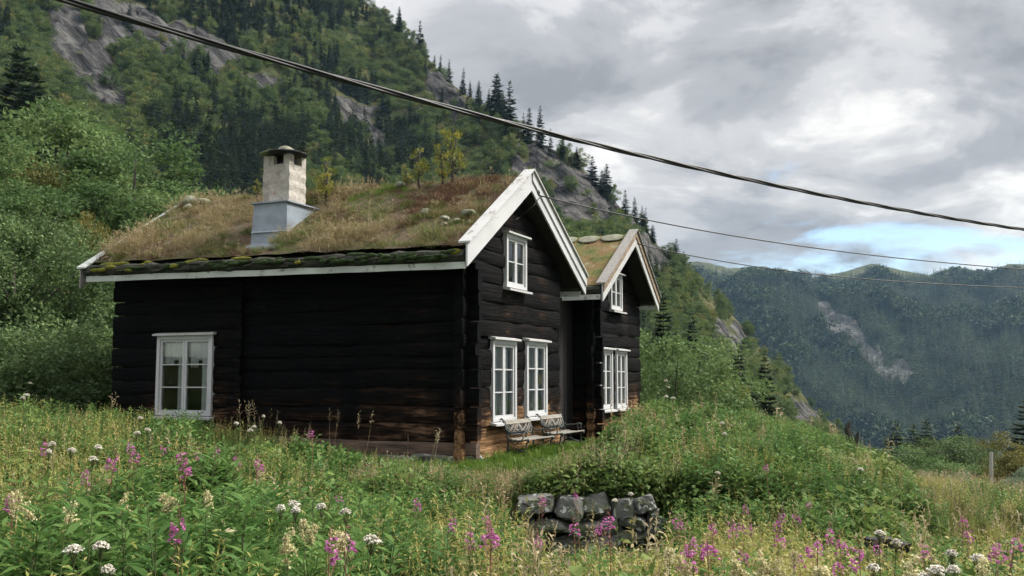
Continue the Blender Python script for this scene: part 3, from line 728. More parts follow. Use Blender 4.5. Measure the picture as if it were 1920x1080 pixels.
H1 = link('log_house', None, None, (HC[0], HC[1], 0), (0, 0, math.pi / 2 - TH))
tag(H1, 'black tarred log house with turf roof, white bargeboards and rendered chimney', 'house')
UR, ZR, SLL, SLR = 2.25, 5.18, 0.63, 0.57             # ridge position and roof slopes (top of the deck)
RT = 0.013                                            # the old roof rises a little towards its far end
V0, V1 = -0.27, 8.50
def deckL(u, v=0): return ZR - SLL * (UR - u) + RT * v
def deckR(u, v=0): return ZR - SLR * (u - UR) + RT * v
UL, URR = -0.50, 5.32
L1, W1 = 8.0, 4.42
win_long = (5.55, 6.96, 0.62, 2.24)
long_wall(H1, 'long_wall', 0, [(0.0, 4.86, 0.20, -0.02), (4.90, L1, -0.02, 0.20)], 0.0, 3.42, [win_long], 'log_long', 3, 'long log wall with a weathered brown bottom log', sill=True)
g1 = [(0.98, 2.08, 0.56, 2.10), (2.60, 3.70, 0.60, 2.13), (1.60, 2.60, 3.10, 4.16)]
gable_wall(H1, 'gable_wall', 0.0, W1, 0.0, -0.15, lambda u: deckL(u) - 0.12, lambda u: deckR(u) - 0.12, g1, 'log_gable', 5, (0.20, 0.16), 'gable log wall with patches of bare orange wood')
mb = MB()                                             # the walls out of sight
mb.box((0.10, L1 - 0.12, 0), (W1, L1, 3.45)); mb.box((W1 - 0.17, 0.18, 0), (W1, L1, 3.6))
mb.add([(0.0, L1 - 0.06, 3.4), (W1, L1 - 0.06, 3.4), (UR, L1 - 0.06, 5.0)], [(0, 1, 2)])
mb.build('back_wall', M['core'], H1)
mb = MB(); mb.box((.2, .2, .05), (W1 - .2, L1 - .2, .25)); mb.build('floor_boards', M['soffit'], H1)
# heads of the cross wall's logs on the long wall
for i, (z, h) in enumerate(wall_rows(77, 0.0, 3.35, 0.30)):
    mbh = MB(); e = 0.11 + rnd.uniform(-0.03, 0.03); hw = 0.075
    mbh.add([(-e, 4.88 - hw, z + h * .2), (-e, 4.88 - hw * .6, z + .01), (-e, 4.88 + hw * .6, z + .01), (-e, 4.88 + hw, z + h * .25), (-e, 4.88 + hw, z + h * .75), (-e, 4.88 + hw * .5, z + h * .97), (-e, 4.88 - hw * .5, z + h * .97), (-e, 4.88 - hw, z + h * .8)] +
            [(0.08, 4.88 - hw, z + h * .2), (0.08, 4.88 - hw * .6, z + .01), (0.08, 4.88 + hw * .6, z + .01), (0.08, 4.88 + hw, z + h * .25), (0.08, 4.88 + hw, z + h * .75), (0.08, 4.88 + hw * .5, z + h * .97), (0.08, 4.88 - hw * .5, z + h * .97), (0.08, 4.88 - hw, z + h * .8)],
            [tuple(reversed(range(8)))] + [(j, (j + 1) % 8, 8 + (j + 1) % 8, 8 + j) for j in range(8)])
    mbh.build('log_end', M['log_long'], H1)
window(H1, 'l', 0.0, *win_long, 3, 'wide white casement window in the long wall, between lace curtains', curtain=[(0.0, 0.22, 0.0, 1.0), (0.50, 0.70, 0.0, 1.0), (0.30, 0.46, 0.62, 1.0), (0.80, 1.0, 0.66, 1.0), (0.12, 0.34, 0.72, 1.0), (.62, .84, .72, 1.)])
window(H1, 'g', 0.0, *g1[0], 3, 'ground floor gable window nearer the house corner, pale curtain inside', curtain=[(0.12, 0.98, 0.0, 1.0)], seed=2)
window(H1, 'g', 0.0, *g1[1], 3, 'ground floor gable window with a small yellow note on its pane', curtain=[(0.12, 0.98, 0.0, 1.0)], seed=3, note=True)
window(H1, 'g', 0.0, *g1[2], 2, 'small loft window under the gable reflecting the sky', curtain=[(0.0, 0.3, 0.0, 1.0)], seed=4)

def sheet(us, v0, v1, zf, nv, name, m, parent, amp=0.0, seed=0, thick=None, var=None, house_hole=False):
    vs_ = np.linspace(v0, v1, nv); U, Vv = np.meshgrid(us, vs_, indexing='ij')
    Z = zf(U, Vv)
    if house_hole: Z = Z - 0.24 * np.exp(-(((U - .12) / .34) ** 4 + ((Vv - 4.55) / .55) ** 4))
    if amp: Z = Z + amp * (fbm(U * 2.2, Vv * 2.2, 4, seed) - 0.45) 
    n, m_ = U.shape; i = (np.arange(n - 1)[:, None] * m_ + np.arange(m_ - 1)[None]).ravel()
    F = np.stack([i, i + m_, i + m_ + 1, i + 1], 1)
    me = mesh_np(name, np.stack([U, Vv, Z], -1).reshape(-1, 3), F, [m], smooth=True)
    return link(name, me, parent)
def turf_mat():
    m, nt, b, o = mat('roof_turf')
    n = tex(nt, 'ShaderNodeTexNoise', 1.4, Detail=8, Roughness=0.65); f = tex(nt, 'ShaderNodeTexNoise', 18, Detail=5, Roughness=0.7)
    c = ramp(nt, n.outputs['Fac'], [(0.32, (0.060, 0.070, 0.020)), (0.45, (0.11, 0.105, 0.038)), (0.55, (0.115, 0.072, 0.045)), (0.66, (0.17, 0.14, 0.075)), (0.8, (0.24, 0.21, 0.12))])
    c = mixc(nt, 0.6, c, ramp(nt, f.outputs['Fac'], [(0.3, (0.35, 0.35, 0.35)), (0.7, (1, 1, 1))]), 'MULTIPLY')
    nt.links.new(c, b.inputs['Base Color']); b.inputs['Roughness'].default_value = 1.0; bump(nt, b, f.outputs['Fac'], 1.0, 0.04); return m
M['turf'] = turf_mat()
def turf_moss_mat():
    m, nt, b, o = mat('mossy_turf')
    n = tex(nt, 'ShaderNodeTexNoise', 1.8, Detail=8, Roughness=0.65); f = tex(nt, 'ShaderNodeTexNoise', 15, Detail=5, Roughness=0.7)
    c = ramp(nt, n.outputs['Fac'], [(0.36, (0.075, 0.095, 0.018)), (0.47, (0.15, 0.135, 0.035)), (0.56, (0.18, 0.10, 0.04)), (0.68, (0.25, 0.225, 0.12))])
    c = mixc(nt, 0.5, c, ramp(nt, f.outputs['Fac'], [(0.3, (0.4, 0.4, 0.4)), (0.7, (1, 1, 1))]), 'MULTIPLY')
    nt.links.new(c, b.inputs['Base Color']); b.inputs['Roughness'].default_value = 1.0; bump(nt, b, f.outputs['Fac'], 1.0, 0.04); return m
M['turf_moss'] = turf_moss_mat()

def roof(house, ur, zr, ul, urr, sl, sr, v0, v1, rt, white_key, turf_m, seed, thick=0.20, cover=True):
    dL = lambda u, v: zr - sl * (ur - u) + rt * v
    dR = lambda u, v: zr - sr * (u - ur) + rt * v
    mb = MB()                                         # board deck, two slopes with real thickness
    t = 0.07
    for (ua, ub, f) in ((ul, ur, dL), (ur, urr, dR)):
        mb.hexa([(ua, v0 + .03, f(ua, v0) - t), (ub, v0 + .03, f(ub, v0) - t), (ub, v1 - .03, f(ub, v1) - t), (ua, v1 - .03, f(ua, v1) - t), (ua, v0 + .03, f(ua, v0)), (ub, v0 + .03, f(ub, v0)), (ub, v1 - .03, f(ub, v1)), (ua, v1 - .03, f(ua, v1))])
    rf = mb.build('roof', M['soffit'], house)
    rf['label'] = 'dark board roof deck carrying the turf'
    us = np.linspace(ul + 0.10, ur, 26)
    tk = lambda u: thick * np.clip(0.72 + 0.28 * np.minimum((u - ul) / 0.5, 1), 0, 1)
    sheet(us, v0 + 0.05, v1 - 0.05, lambda u, v: dL(u, v) + tk(u), 70, 'turf', M[turf_m], rf, 0.09, seed, house_hole=cover)
    us = np.linspace(ur, urr - 0.10, 26)
    sheet(us, v0 + 0.05, v1 - 0.05, lambda u, v: dR(u, v) + thick, 70, 'turf', M[turf_m], rf, 0.09, seed)
    # bargeboards: two wide boards at each gable end with a cover board on top
    bw = 0.40
    for (v, sgn) in ((v0, -1), (v1, 1)):
        for (ue, f, s_) in ((ul - 0.12, dL, 1), (urr + 0.12, dR, -1)):
            b = MB(); va, vb = sorted((v, v + sgn * 0.035)); top = thick + (0.10 if sgn < 0 else -0.06); wk = white_key if sgn < 0 else 'bare_grey'
            z0a, z1a = f(ue, v) + top - bw, f(ue, v) + top; z0b, z1b = f(ur, v) + top - bw, f(ur, v) + top
            e = 0.002 * s_
            b.hexa([(ue, va, z0a), (ur - e, va, z0b), (ur - e, vb, z0b), (ue, vb, z0a), (ue, va, z1a), (ur - e, va, z1b), (ur - e, vb, z1b), (ue, vb, z1a)])
            bo = b.build('bargeboard', M[wk], rf)
            b = MB(); va, vb = sorted((v + sgn * 0.039, v + sgn * 0.062))      # second, narrower board in front
            q = 0.13; hh = bw * 0.5 if cover else bw * 0.45
            b.hexa([(ue, va, z1a - hh), (ur - e, va, z1b - hh), (ur - e, vb, z1b - hh), (ue, vb, z1a - hh), (ue, va, z1a - 0.01), (ur - e, va, z1b - 0.01), (ur - e, vb, z1b - 0.01), (ue, vb, z1a - 0.01)])
            if not (cover and s_ == 1): b.build('trim_board', M[white_key if cover else 'bare_wood'], rf)
            b = MB(); va, vb = sorted((v + sgn * 0.10, v - sgn * 0.13))
            b.hexa([(ue - s_ * 0.03, va, z1a + 0.002), (ur - e, va, z1b + 0.002), (ur - e, vb, z1b + 0.002), (ue - s_ * 0.03, vb, z1a + 0.002), (ue - s_ * 0.03, va, z1a + 0.035), (ur - e, va, z1b + 0.035), (ur - e, vb, z1b + 0.035), (ue - s_ * 0.03, vb, z1a + 0.035)])
            b.build('cover_board', M['bare_grey' if not cover else 'white_worn' if sgn < 0 else 'fascia'], rf)
    # fascia and turf-holding edge log at both eaves
    for (ue, f, s_) in ((ul, dL, -1), (urr, dR, 1)):
        b = MB(); n = 18; V = []; F = []
        for i in range(n + 1):
            v = v0 + 0.06 + (v1 - v0 - 0.12) * i / n; z = f(ue, v) + rnd.uniform(-0.004, 0.004)
            for (du, dz) in ((0.0, -0.20), (0.04, -0.20), (0.04, -0.085), (0.0, -0.085)): V.append((ue + s_ * du, v, z + dz + (0.006 * math.sin(i * 1.9) if dz > -.15 else 0)))
        for i in range(n):
            for j in range(4): F.append((i * 4 + j, i * 4 + (j + 1) % 4, (i + 1) * 4 + (j + 1) % 4, (i + 1) * 4 + j))
        b.add(V, F + [(0, 1, 2, 3), tuple(n * 4 + k for k in (3, 2, 1, 0))]); b.build('fascia', M['fascia'], rf)
        b = MB(); n = 40; pts = []; rads = []
        for i in range(n + 1):
            v = v0 + 0.05 + (v1 - v0 - 0.10) * i / n
            pts.append((ue + s_ * 0.0 + 0.012 * math.sin(i * .7), v, f(ue, v) + 0.022 + 0.010 * math.sin(i * 0.9 + seed))); rads.append(0.112 + rnd.uniform(-0.024, 0.020))
        b.tube(pts, rads, 8); b.build('edge_log', M['bark_edge'], rf)
    return rf
R1 = roof(H1, UR, ZR, UL, URR, SLL, SLR, V0, V1, RT, 'white', 'turf', 3)
# loose bark and moss along the eave
for i in range(46):
    v = rnd.uniform(V0 + .2, V1 - .3); zc = deckL(UL, v) + .0; b = MB(); L_ = rnd.uniform(0.12, 0.5); x0 = UL - 0.085 - rnd.uniform(0, .04)
    dz = rnd.uniform(-0.06, 0.10); hh = rnd.uniform(0.012, 0.04); tw = rnd.uniform(-.02, .02)
    b.hexa([(x0 - .03, v, zc + dz), (x0 + .05, v, zc + dz + .01), (x0 + .05, v + L_, zc + dz + tw), (x0 - .03, v + L_, zc + dz + tw), (x0 - .02, v, zc + dz + hh), (x0 + .05, v, zc + dz + hh), (x0 + .05, v + L_, zc + dz + hh + tw), (x0 - .02, v + L_, zc + dz + hh * .6 + tw)])
    b.build('bark_strip', M['bark_edge'], R1)
def lump(name, m, parent, loc, size, seed, amp=0.35, res=10, block=False, **k):
    g = np.random.default_rng(seed); th = np.linspace(0, math.pi, res); ph = np.linspace(0, 2 * math.pi, res * 2, endpoint=False)
    T, P_ = np.meshgrid(th, ph, indexing='ij'); d = np.stack([np.sin(T) * np.cos(P_), np.sin(T) * np.sin(P_), np.cos(T)], -1)
    r = np.full(T.shape, 1.0)
    if block:                                          # rough block: six faces, slightly turned, with broken corners
        r = np.full(T.shape, 1.55)
        for ax in range(3):
            for sg in (-1, 1):
                p = np.zeros(3); p[ax] = sg; p = unit(p + g.normal(0, .20, 3)); r = np.minimum(r, g.uniform(.86, 1.0) / np.maximum(d @ p, 1e-3))
        for q in range(12):
            p = sph(1, g)[0]; r = np.minimum(r, g.uniform(.98, 1.30) / np.maximum(d @ p, 1e-3))
        r *= 1 + 0.16 * (fbm(d[..., 0] * 4 + seed, d[..., 1] * 3 + d[..., 2] * 4, 4, seed) - 0.5)
    else:                                              # water-worn: clip by random planes
        pl = unit(g.normal(0, 1, (9, 3))); dist = g.uniform(0.62, 0.95, 9)
        for p, q in zip(pl, dist): r = np.minimum(r, q / np.maximum(d @ p, 1e-3))
        r = 1 + (r - 1) * (amp / 0.35)
        r *= 1 + 0.07 * (fbm(d[..., 0] * 3 + seed, d[..., 1] * 3 + d[..., 2] * 2, 3, seed) - 0.5)
    V = (d * r[..., None] * np.array(size)).reshape(-1, 3); n, mm = T.shape; F = []
    for i in range(n - 1):
        for j in range(mm): F.append((i * mm + j, (i + 1) * mm + j, (i + 1) * mm + (j + 1) % mm, i * mm + (j + 1) % mm))
    me = mesh_np(name, V, F, [m], smooth=not block)
    return link(name, me, parent, loc, **k)
for i, (v, sz, mk) in enumerate([(7.9, .30, 'moss'), (7.6, .22, 'moss'), (6.9, .10, 'moss'), (5.6, .22, 'moss'), (3.6, .14, 'moss_dark'), (4.6, .25, 'moss'), (6.2, .16, 'moss_dark'), (3.9, .12, 'moss_dark'), (2.4, .13, 'moss_dark'), (7.2, .17, 'moss_dark'), (5.1, .12, 'moss_dark'), (1.3, .12, 'moss_dark')]):
    low = mk == 'moss_dark'
    lump('moss_cushion', M[mk], R1, (UL - (0.09 if low else -0.08), v, deckL(UL, v) + (0.04 if low else 0.15)), (0.09, sz, 0.055), 300 + i, 0.15)

gm = random.Random(12)
for i in range(70):                                   # moss creeping over the edge log
    v = gm.uniform(V0 + .15, V1 - .2); t_ = gm.random(); mk = 'moss' if (gm.random() < (.45 if v > 5 else .12)) else 'moss_dark'
    lump('moss_cushion', M[mk], R1, (UL - .02 - .11 * math.sin(t_ * 1.9), v, deckL(UL, v) + .13 - .16 * t_), (gm.uniform(.03, .06), gm.uniform(.05, .20), gm.uniform(.025, .055)), 900 + i, .2, 7)
# chimney
def chimney():
    b = MB(); u0, u1, v0, v1 = 0.35, 1.55, 4.14, 4.94; zt = 4.86
    zb0, zb1 = deckL(u0) - 0.02, deckL(u1)
    fl = 0.04                                          # flared foot of the zinc box
    b.hexa([(u0 - fl, v0 - fl, zb0 - 0.02), (u1, v0 - fl, zb1), (u1, v1 + fl, zb1), (u0 - fl, v1 + fl, zb0 - 0.02), (u0, v0, zt), (u1, v0, zt), (u1, v1, zt), (u0, v1, zt)])
    ch = b.build('chimney', M['zinc'], H1); ch['label'] = 'rendered chimney on a grey zinc box with slab and stone on top'
    b = MB(); b.box((u0 - .05, v0 - .05, zt + .002), (u1 + .05, v1 + .05, zt + .03)); b.build('zinc_rim', M['zinc'], ch)
    b = MB(); b.hexa([(u0 - .075, v0 - .01, zb0 + .30), (u0 - .01, v0 - .01, zb0 + .32), (u0 - .01, v1 + .01, zb0 + .33), (u0 - .075, v1 + .01, zb0 + .31), (u0 - .055, v0 - .01, zb0 + .325), (u0 - .005, v0 - .01, zb0 + .345), (u0 - .005, v1 + .01, zb0 + .35), (u0 - .055, v1 + .01, zb0 + .33)]); b.build('zinc_seam', M['zinc'], ch)
    b = MB(); b.hexa([(u0 - .22, v0 + .02, zb0 - .05), (u0 + .02, v0 + .02, zb0 + .06), (u0 + .02, v1 + .09, zb0 + .06), (u0 - .22, v1 + .09, zb0 - .05), (u0 - .22, v0 + .02, zb0 - .02), (u0 + .02, v0 + .02, zb0 + .14), (u0 + .02, v1 + .09, zb0 + .14), (u0 - .22, v1 + .09, zb0 - .02)]); b.build('zinc_apron', M['zinc'], ch)
    a0, a1, c0, c1 = 0.50, 1.06, 4.21, 4.85; zs, zo, ztop = zt + .032, 5.68, 5.87
    # shaft of rendered masonry with uneven faces
    n = 7; V = []; F = []
    ring = lambda z, g: [(a0 + g.uniform(-.012, .012), c0 + g.uniform(-.012, .012), z), (a1 + g.uniform(-.012, .012), c0 + g.uniform(-.012, .012), z), (a1 + g.uniform(-.012, .012), c1 + g.uniform(-.012, .012), z), (a0 + g.uniform(-.012, .012), c1 + g.uniform(-.012, .012), z)]
    g = random.Random(3)
    for i in range(n + 1): V += ring(zs + (zo - zs) * i / n, g)
    for i in range(n):
        for j in range(4): F.append((i * 4 + j, i * 4 + (j + 1) % 4, (i + 1) * 4 + (j + 1) % 4, (i + 1) * 4 + j))
    F.append((n * 4, n * 4 + 1, n * 4 + 2, n * 4 + 3))
    b = MB(); b.add(V, F); b.build('shaft', M['render'], ch)
    for (x, y) in ((a0, c0), (a1 - .15, c0), (a0, c1 - .15), (a1 - .15, c1 - .15), (a0 - .0, (c0 + c1) / 2 + .06)):
        b = MB(); w = .15 if (y in (c0, c1 - .15)) else .10; b.box((x + .003, y + .003, zo - .01), (x + w, y + w, ztop)); b.build('smoke_pier', M['render'] if x < 1 or y == c0 else M['soot'], ch)
    b = MB(); b.box((a0 + .16, c0 + .16, zo - .005), (a1 - .16, c1 - .16, zo + .17)); b.build('flue', M['soot'], ch)
    s = lump('cap_slab', M['slab'], ch, ((a0 + a1) / 2 - .02, (c0 + c1) / 2, ztop + .045), ((a1 - a0) / 2 + .20, (c1 - c0) / 2 + .20, .075), 41, 0.12)
    lump('cap_stone', M['stone_pale'], ch, ((a0 + a1) / 2 + .0, (c0 + c1) / 2 - .03, ztop + .15), (.21, .17, .11), 43, 0.3)
chimney()

# annex: the second gable with its link
H2 = link('log_annex', None, None, (HC[0], HC[1], 0), (0, 0, math.pi / 2 - TH))
tag(H2, 'smaller black log annex behind the main house with bare wood and white bargeboards', 'house')
U2, Z2, S2L, S2R, A0, A1 = 8.85, 4.98, 0.60, 0.72, 6.25, 10.92
d2L = lambda u, v=0: Z2 - S2L * (U2 - u)
d2R = lambda u, v=0: Z2 - S2R * (u - U2)
g2 = [(7.18, 8.18, 0.62, 2.10), (8.50, 9.40, 0.62, 2.10), (8.10, 9.05, 3.10, 4.05)]
gable_wall(H2, 'gable_wall', 6.91, 10.61, 0.0, -0.15, lambda u: d2L(u) - 0.12, lambda u: d2R(u) - 0.12, g2, 'log_gable', 9, (0.18, 0.18), 'gable log wall of the annex, tarred black')
mb = MB(); mb.box((10.44, 0.18, 0), (10.61, 7.0, 3.4)); mb.box((6.91, 6.9, 0), (10.4, 7.0, 3.4)); mb.build('back_wall', M['core'], H2)
long_wall(H2, 'side_wall', 6.91, [(0.0, 6.8, 0.18, 0.0)], 0.0, 3.30, [], 'log_long', 12)
window(H2, 'g', 0.0, *g2[0], 3, 'annex ground floor window beside the plank door recess', curtain=[(0.0, 0.35, 0.0, 1.0), (0.6, 1.0, 0.0, 1.0)], seed=5)
window(H2, 'g', 0.0, *g2[1], 3, 'annex ground floor window at the far right corner', curtain=[(0.0, 0.4, 0.0, 1.0), (0.6, 1.0, 0.0, 1.0)], seed=6)
window(H2, 'g', 0.0, *g2[2], 2, 'annex loft window with tied back white curtains', curtain=[(0.0, 0.35, 0.0, 1.0), (0.65, 1.0, 0.0, 1.0)], seed=7)
R2 = roof(H2, U2, Z2, A0, A1, S2L, S2R, -0.45, 6.5, 0.0, 'white_worn', 'turf_moss', 8, thick=0.12, cover=False)
for k_ in range(7):                                   # flat stone slabs laid along the annex ridge
    v_ = -.20 + k_ * .62; lump('ridge_slab', M['stone_pale'], R2, (U2 - .22, v_ + .28, d2L(U2 - .22) + .165), (.24, .31, .028), 800 + k_, .12, 10, rot=(0, -math.atan(S2L), 0))
# vertical plank door wall in the recess between the two buildings
mb = MB(); mb.box((4.44, 0.60, 0), (6.90, 0.66, 3.30)); pw = mb.build('plank_wall', M['core'], H2)
x = 4.46; k = 0
while x < 6.86:
    w = rnd.uniform(0.14, 0.22); b = MB(); o = 0.55 + 0.012 * (k % 2); b.box((x + .004, o, 0.0), (min(x + w, 6.88), 0.598, 3.28)); b.build('plank', M['plank_dark'], pw); x += w; k += 1
mb = MB(); mb.box((5.2, 0.50, -0.1), (6.3, 0.75, 0.06)); mb.build('threshold', M['log_sill'], H2)
mb = MB(); mb.hexa([(4.44, 0.60, 3.30), (6.9, 0.60, 3.30), (6.9, 6, 3.30), (4.44, 6, 3.30), (4.44, 0.60, 3.42), (6.9, 0.60, 3.42), (6.9, 6, 3.42), (4.44, 6, 3.42)]); mb.build('link_roof', M['soffit'], H2)

# ------------------------------------------------------------------ stones, benches, post, cables
gz = lambda x, y: float(ground_z(np.array([x]), np.array([y]))[0])
def stone_thing(name, loc, size, seed, label, cat='stone', mk='stone', group=None, rot=0.0):
    o = lump(name, M[mk], None, loc, size, seed, 0.35, 11, cat == 'stone' and mk != 'stone_pale', rot=(rnd.uniform(-.08, .08), rnd.uniform(-.08, .08), rot)); tag(o, label, cat, group); return o
# foundation slabs showing under the near corner
for i, (u, v, s, lb) in enumerate([(-.20, .55, (.14, .42, .07), 'flat grey foundation slab just left of the house corner'), (-.22, 1.45, (.12, .40, .06), 'long flat foundation slab under the bottom log, farther from the corner'), (-.42, 1.0, (.14, .34, .06), 'low foundation slab lying in the grass in front of the bottom log'), (.15, -.10, (.20, .10, .05), 'foundation stone under the gable side of the house corner')]):
    p = uv(u, v); stone_thing('foundation_stone', (p[0], p[1], gz(*p) + .05), s, 500 + i, lb, rot=math.pi / 2 - TH, group='foundation stones at the house corner')
# dry stone wall
sw = link('dry_stone_wall', None, None, (0, 0, 0)); tag(sw, 'dry stone retaining wall of lichened grey stones below the benches', 'stone wall')
stones = [(1010, 945, 70, 34), (1072, 952, 46, 36), (1120, 955, 56, 42), (1165, 950, 34, 36), (1035, 982, 74, 28), (1207, 948, 48, 30), (993, 982, 34, 30), (1100, 993, 66, 32), (1150, 985, 34, 30), (1185, 975, 50, 24), (1222, 985, 34, 40), (1190, 1003, 54, 30), (1055, 1016, 64, 34), (1122, 1026, 66, 32), (1000, 1018, 52, 34), (1188, 1034, 60, 28), (1150, 1012, 26, 24), (1226, 962, 24, 24), (985, 952, 30, 28), (1232, 1020, 34, 28)]
for i, (x, y, w, h) in enumerate(stones):
    p = at(x + rnd.uniform(-5, 5), y + rnd.uniform(-4, 4), 13.42 + rnd.uniform(-.09, .09)); k = 13.4 / FPX * rnd.uniform(.88, 1.12)
    lump('stone', M['stone'], sw, tuple(p), (w * k * 0.50, 0.20, h * k * 0.50), 600 + i, 0.45, 16, True, rot=(rnd.uniform(-.2, .2), rnd.uniform(-.30, .30), rnd.uniform(-.3, .3)))
for (x, y, d, s, lb) in [(832, 962, 13.2, (.20, .18, .10), 'single grey stone in the grass left of the stone wall'), (1652, 1016, 10.0, (.13, .12, .05), 'dark grey stone in the weeds at lower right'), (1690, 1026, 10.2, (.09, .09, .05), 'smaller dark stone beside another stone in the weeds at lower right'), (770, 965, 13.2, (.15, .12, .07), 'half hidden stone in brown grass left of the stone wall')]:
    p = at(x, y, d); stone_thing('field_stone', tuple(p), s, int(x), lb, mk='slab')
# pale stones lying on the turf
def roof_pt(u, v): 
    p = uv(u, v); return (p[0], p[1], deckL(u, v) + 0.2)
for i, (u, v, s, lb) in enumerate([(0.62, 0.30, .15, 'largest pale stone on the turf near the white gable board'), (0.50, 0.72, .10, 'pale stone second from the gable board on the turf'), (0.42, 0.42, .07, 'small pale stone just below the largest one by the gable board'), (0.78, 1.25, .12, 'flat pale stone half sunk in turf grass, farther from the gable board'), (2.05, 8.10, .20, 'pale stone at the far end of the ridge against the board'), (2.0, 7.65, .16, 'pale stone on the far turf nearer the chimney'), (1.85, 7.95, .11, 'small pale stone below two larger ones at the far roof end'), (.30, .62, .06, 'tiny pale stone lowest of those near the gable board'), (2.15, 2.6, .12, 'pale stone near the ridge among yellow saplings'), (2.1, 3.6, .10, 'dark pale stone on the ridge beside dry tufts')]):
    stone_thing('roof_stone', tuple(np.array(roof_pt(u, v)) + np.array([0, 0, s * .35])), (s, s * 1.25, s * .7), 700 + i, lb, mk='stone_pale', group='stones on the turf roof')

def bench(u0, label, dz):
    L = 1.28; p = uv(u0, -0.17); root = link('garden_bench', None, None, (p[0], p[1], dz), (0, 0, math.pi / 2 - TH), (.96, .88, .84)); tag(root, label, 'bench', 'garden benches along the gable wall')
    Q = lambda x, s, z: (x, -s, z)
    for x in (0.0, L):
        f = MB()
        f.tube([Q(x, -.02, 0), Q(x, .05, .16), Q(x, .06, .36), Q(x, .02, .56), Q(x, -.06, .80), Q(x, -.10, .84), Q(x, -.12, .82)], .02, 6)
        f.tube([Q(x, .52, 0), Q(x, .45, .14), Q(x, .47, .30), Q(x, .52, .37), Q(x, .50, .41)], .02, 6)
        f.tube([Q(x, .06, .40), Q(x, .16, .345), Q(x, .34, .36), Q(x, .46, .385), Q(x, .53, .36), Q(x, .54, .33)], .02, 6)
        f.tube([Q(x, .02, .58), Q(x, .10, .53), Q(x, .28, .545), Q(x, .42, .575), Q(x, .47, .56), Q(x, .475, .52), Q(x, .445, .51)], .019, 6)
        f.tube([Q(x, .40, .56), Q(x, .36, .50), Q(x, .40, .44), Q(x, .37, .38)], .014, 5)
        f.tube([Q(x, .04, .14), Q(x, .18, .22), Q(x, .30, .16), Q(x, .46, .12)], .014, 5)
        f.tube([Q(x, .10, .34), Q(x, .20, .27), Q(x, .30, .34)], .012, 5)
        f.tube([Q(x, .45, .50), Q(x, .43, .47), Q(x, .46, .455), Q(x, .48, .475)], .011, 5)
        f.build('end_frame', M['iron'], root, True)
    for k in range(5):
        s = .09 + k * .095; z = .385 - .02 * math.sin(k / 4 * math.pi); b = MB(); b.box((-.03, -(s + .075), z), (L + .03, -s, z + .022)); b.build('seat_slat', M['bench_wood'], root)
    b = MB(); b.hexa([Q(.02, .00, .715), Q(L - .02, .00, .715), Q(L - .02, -.028, .715), Q(.02, -.028, .715), Q(.02, -.03, .80), Q(L - .02, -.03, .80), Q(L - .02, -.058, .80), Q(.02, -.058, .80)]); b.build('top_rail', M['bench_wood'], root)
    # cast back panel: rim and leaf-like straps
    bp = lambda a, t: Q(.04 + a * (L - .08), .055 - .075 * t, .47 + .245 * t)
    f = MB()
    f.tube([bp(0, 1), bp(.01, .4), bp(.06, .10), bp(.5, 0), bp(.94, .10), bp(.99, .4), bp(1, 1)], .017, 6)
    f.tube([bp(0, 1), bp(1, 1)], .012, 5)
    f.build('back_rim', M['iron'], root, True)
    f = MB()
    for c in (0, 1):
        a = (lambda q: q) if c == 0 else (lambda q: 1 - q)
        for (a0_, t0, am, tm, a1_, t1, r) in [(.03, .95, .16, .55, .34, .12, .020), (.30, .95, .18, .6, .05, .30, .020), (.42, .96, .30, .55, .16, .14, .018), (.14, .96, .30, .50, .46, .15, .020), (.05, .55, .12, .40, .22, .12, .016), (.47, .95, .40, .6, .30, .3, .018), (.02, .72, .08, .58, .10, .36, .015), (.33, .5, .42, .4, .49, .42, .017)]:
            f.tube([bp(a(a0_), t0), bp(a(am), tm), bp(a(a1_), t1)], [r * .7, r, r * .7], 5)
    f.tube([bp(.5, .98), bp(.5, .6), bp(.5, .3), bp(.5, .03)], [.02, .055, .045, .02], 6)
    f.build('back_lattice', M['lattice'], root, True)
    return root
bench(1.29, 'weathered iron and wood garden bench nearer the house corner', gz(*uv(1.9, -.4)) - .03)
bench(3.05, 'second weathered garden bench, farther along the gable wall', gz(*uv(3.7, -.4)) - .0)

p = at(1859, 908, 26.0); g_ = gz(p[0], p[1])
b = MB(); b.tube([(0, 0, -.3), (.01, 0, .6), (.035, 0, 1.05)], [.05, .05, .046], 8); o = b.build('fence_post', M['post'], None, loc=(p[0], p[1], g_)); tag(o, 'pale round fence post at the edge of the yellow field', 'fence post')
q = at(1862, 842, 26.0)
b = MB(); e = at(1640, 851, 30.0); pts = [q * (1 - t) + e * t - np.array([0, 0, .12 * 4 * t * (1 - t) * .3]) for t in np.linspace(0, 1, 9)]; b.tube(pts, .008, 4)
tag(b.build('fence_wire', M['cable_grey']), 'thin dark wire running left from the pale fence post', 'wire')

p = at(1592, 832, 19.0); b = MB(); b.tube([(0, 0, -.35), (.02, 0, .1), (-.02, .02, .30), (.03, 0, .42)], [.09, .07, .06, .02], 7); b.tube([(.05, 0, -.3), (.16, .02, .1), (.19, 0, .22)], [.06, .05, .02], 6)
tag(b.build('tree_stump', M['bark_edge'], None, loc=tuple(p)), 'dark rotten stump on the crest of the weedy mound', 'stump')
def path_pts(ctrl_, n):
    c = np.array(ctrl_, float); t = np.concatenate([[0], np.cumsum(np.linalg.norm(np.diff(c, axis=0), axis=1))]); t /= t[-1]
    k = min(3, len(c) - 1); tt = np.linspace(0, 1, n)
    return np.stack([np.polyval(np.polyfit(t, c[:, i], k), tt) for i in range(3)], 1)
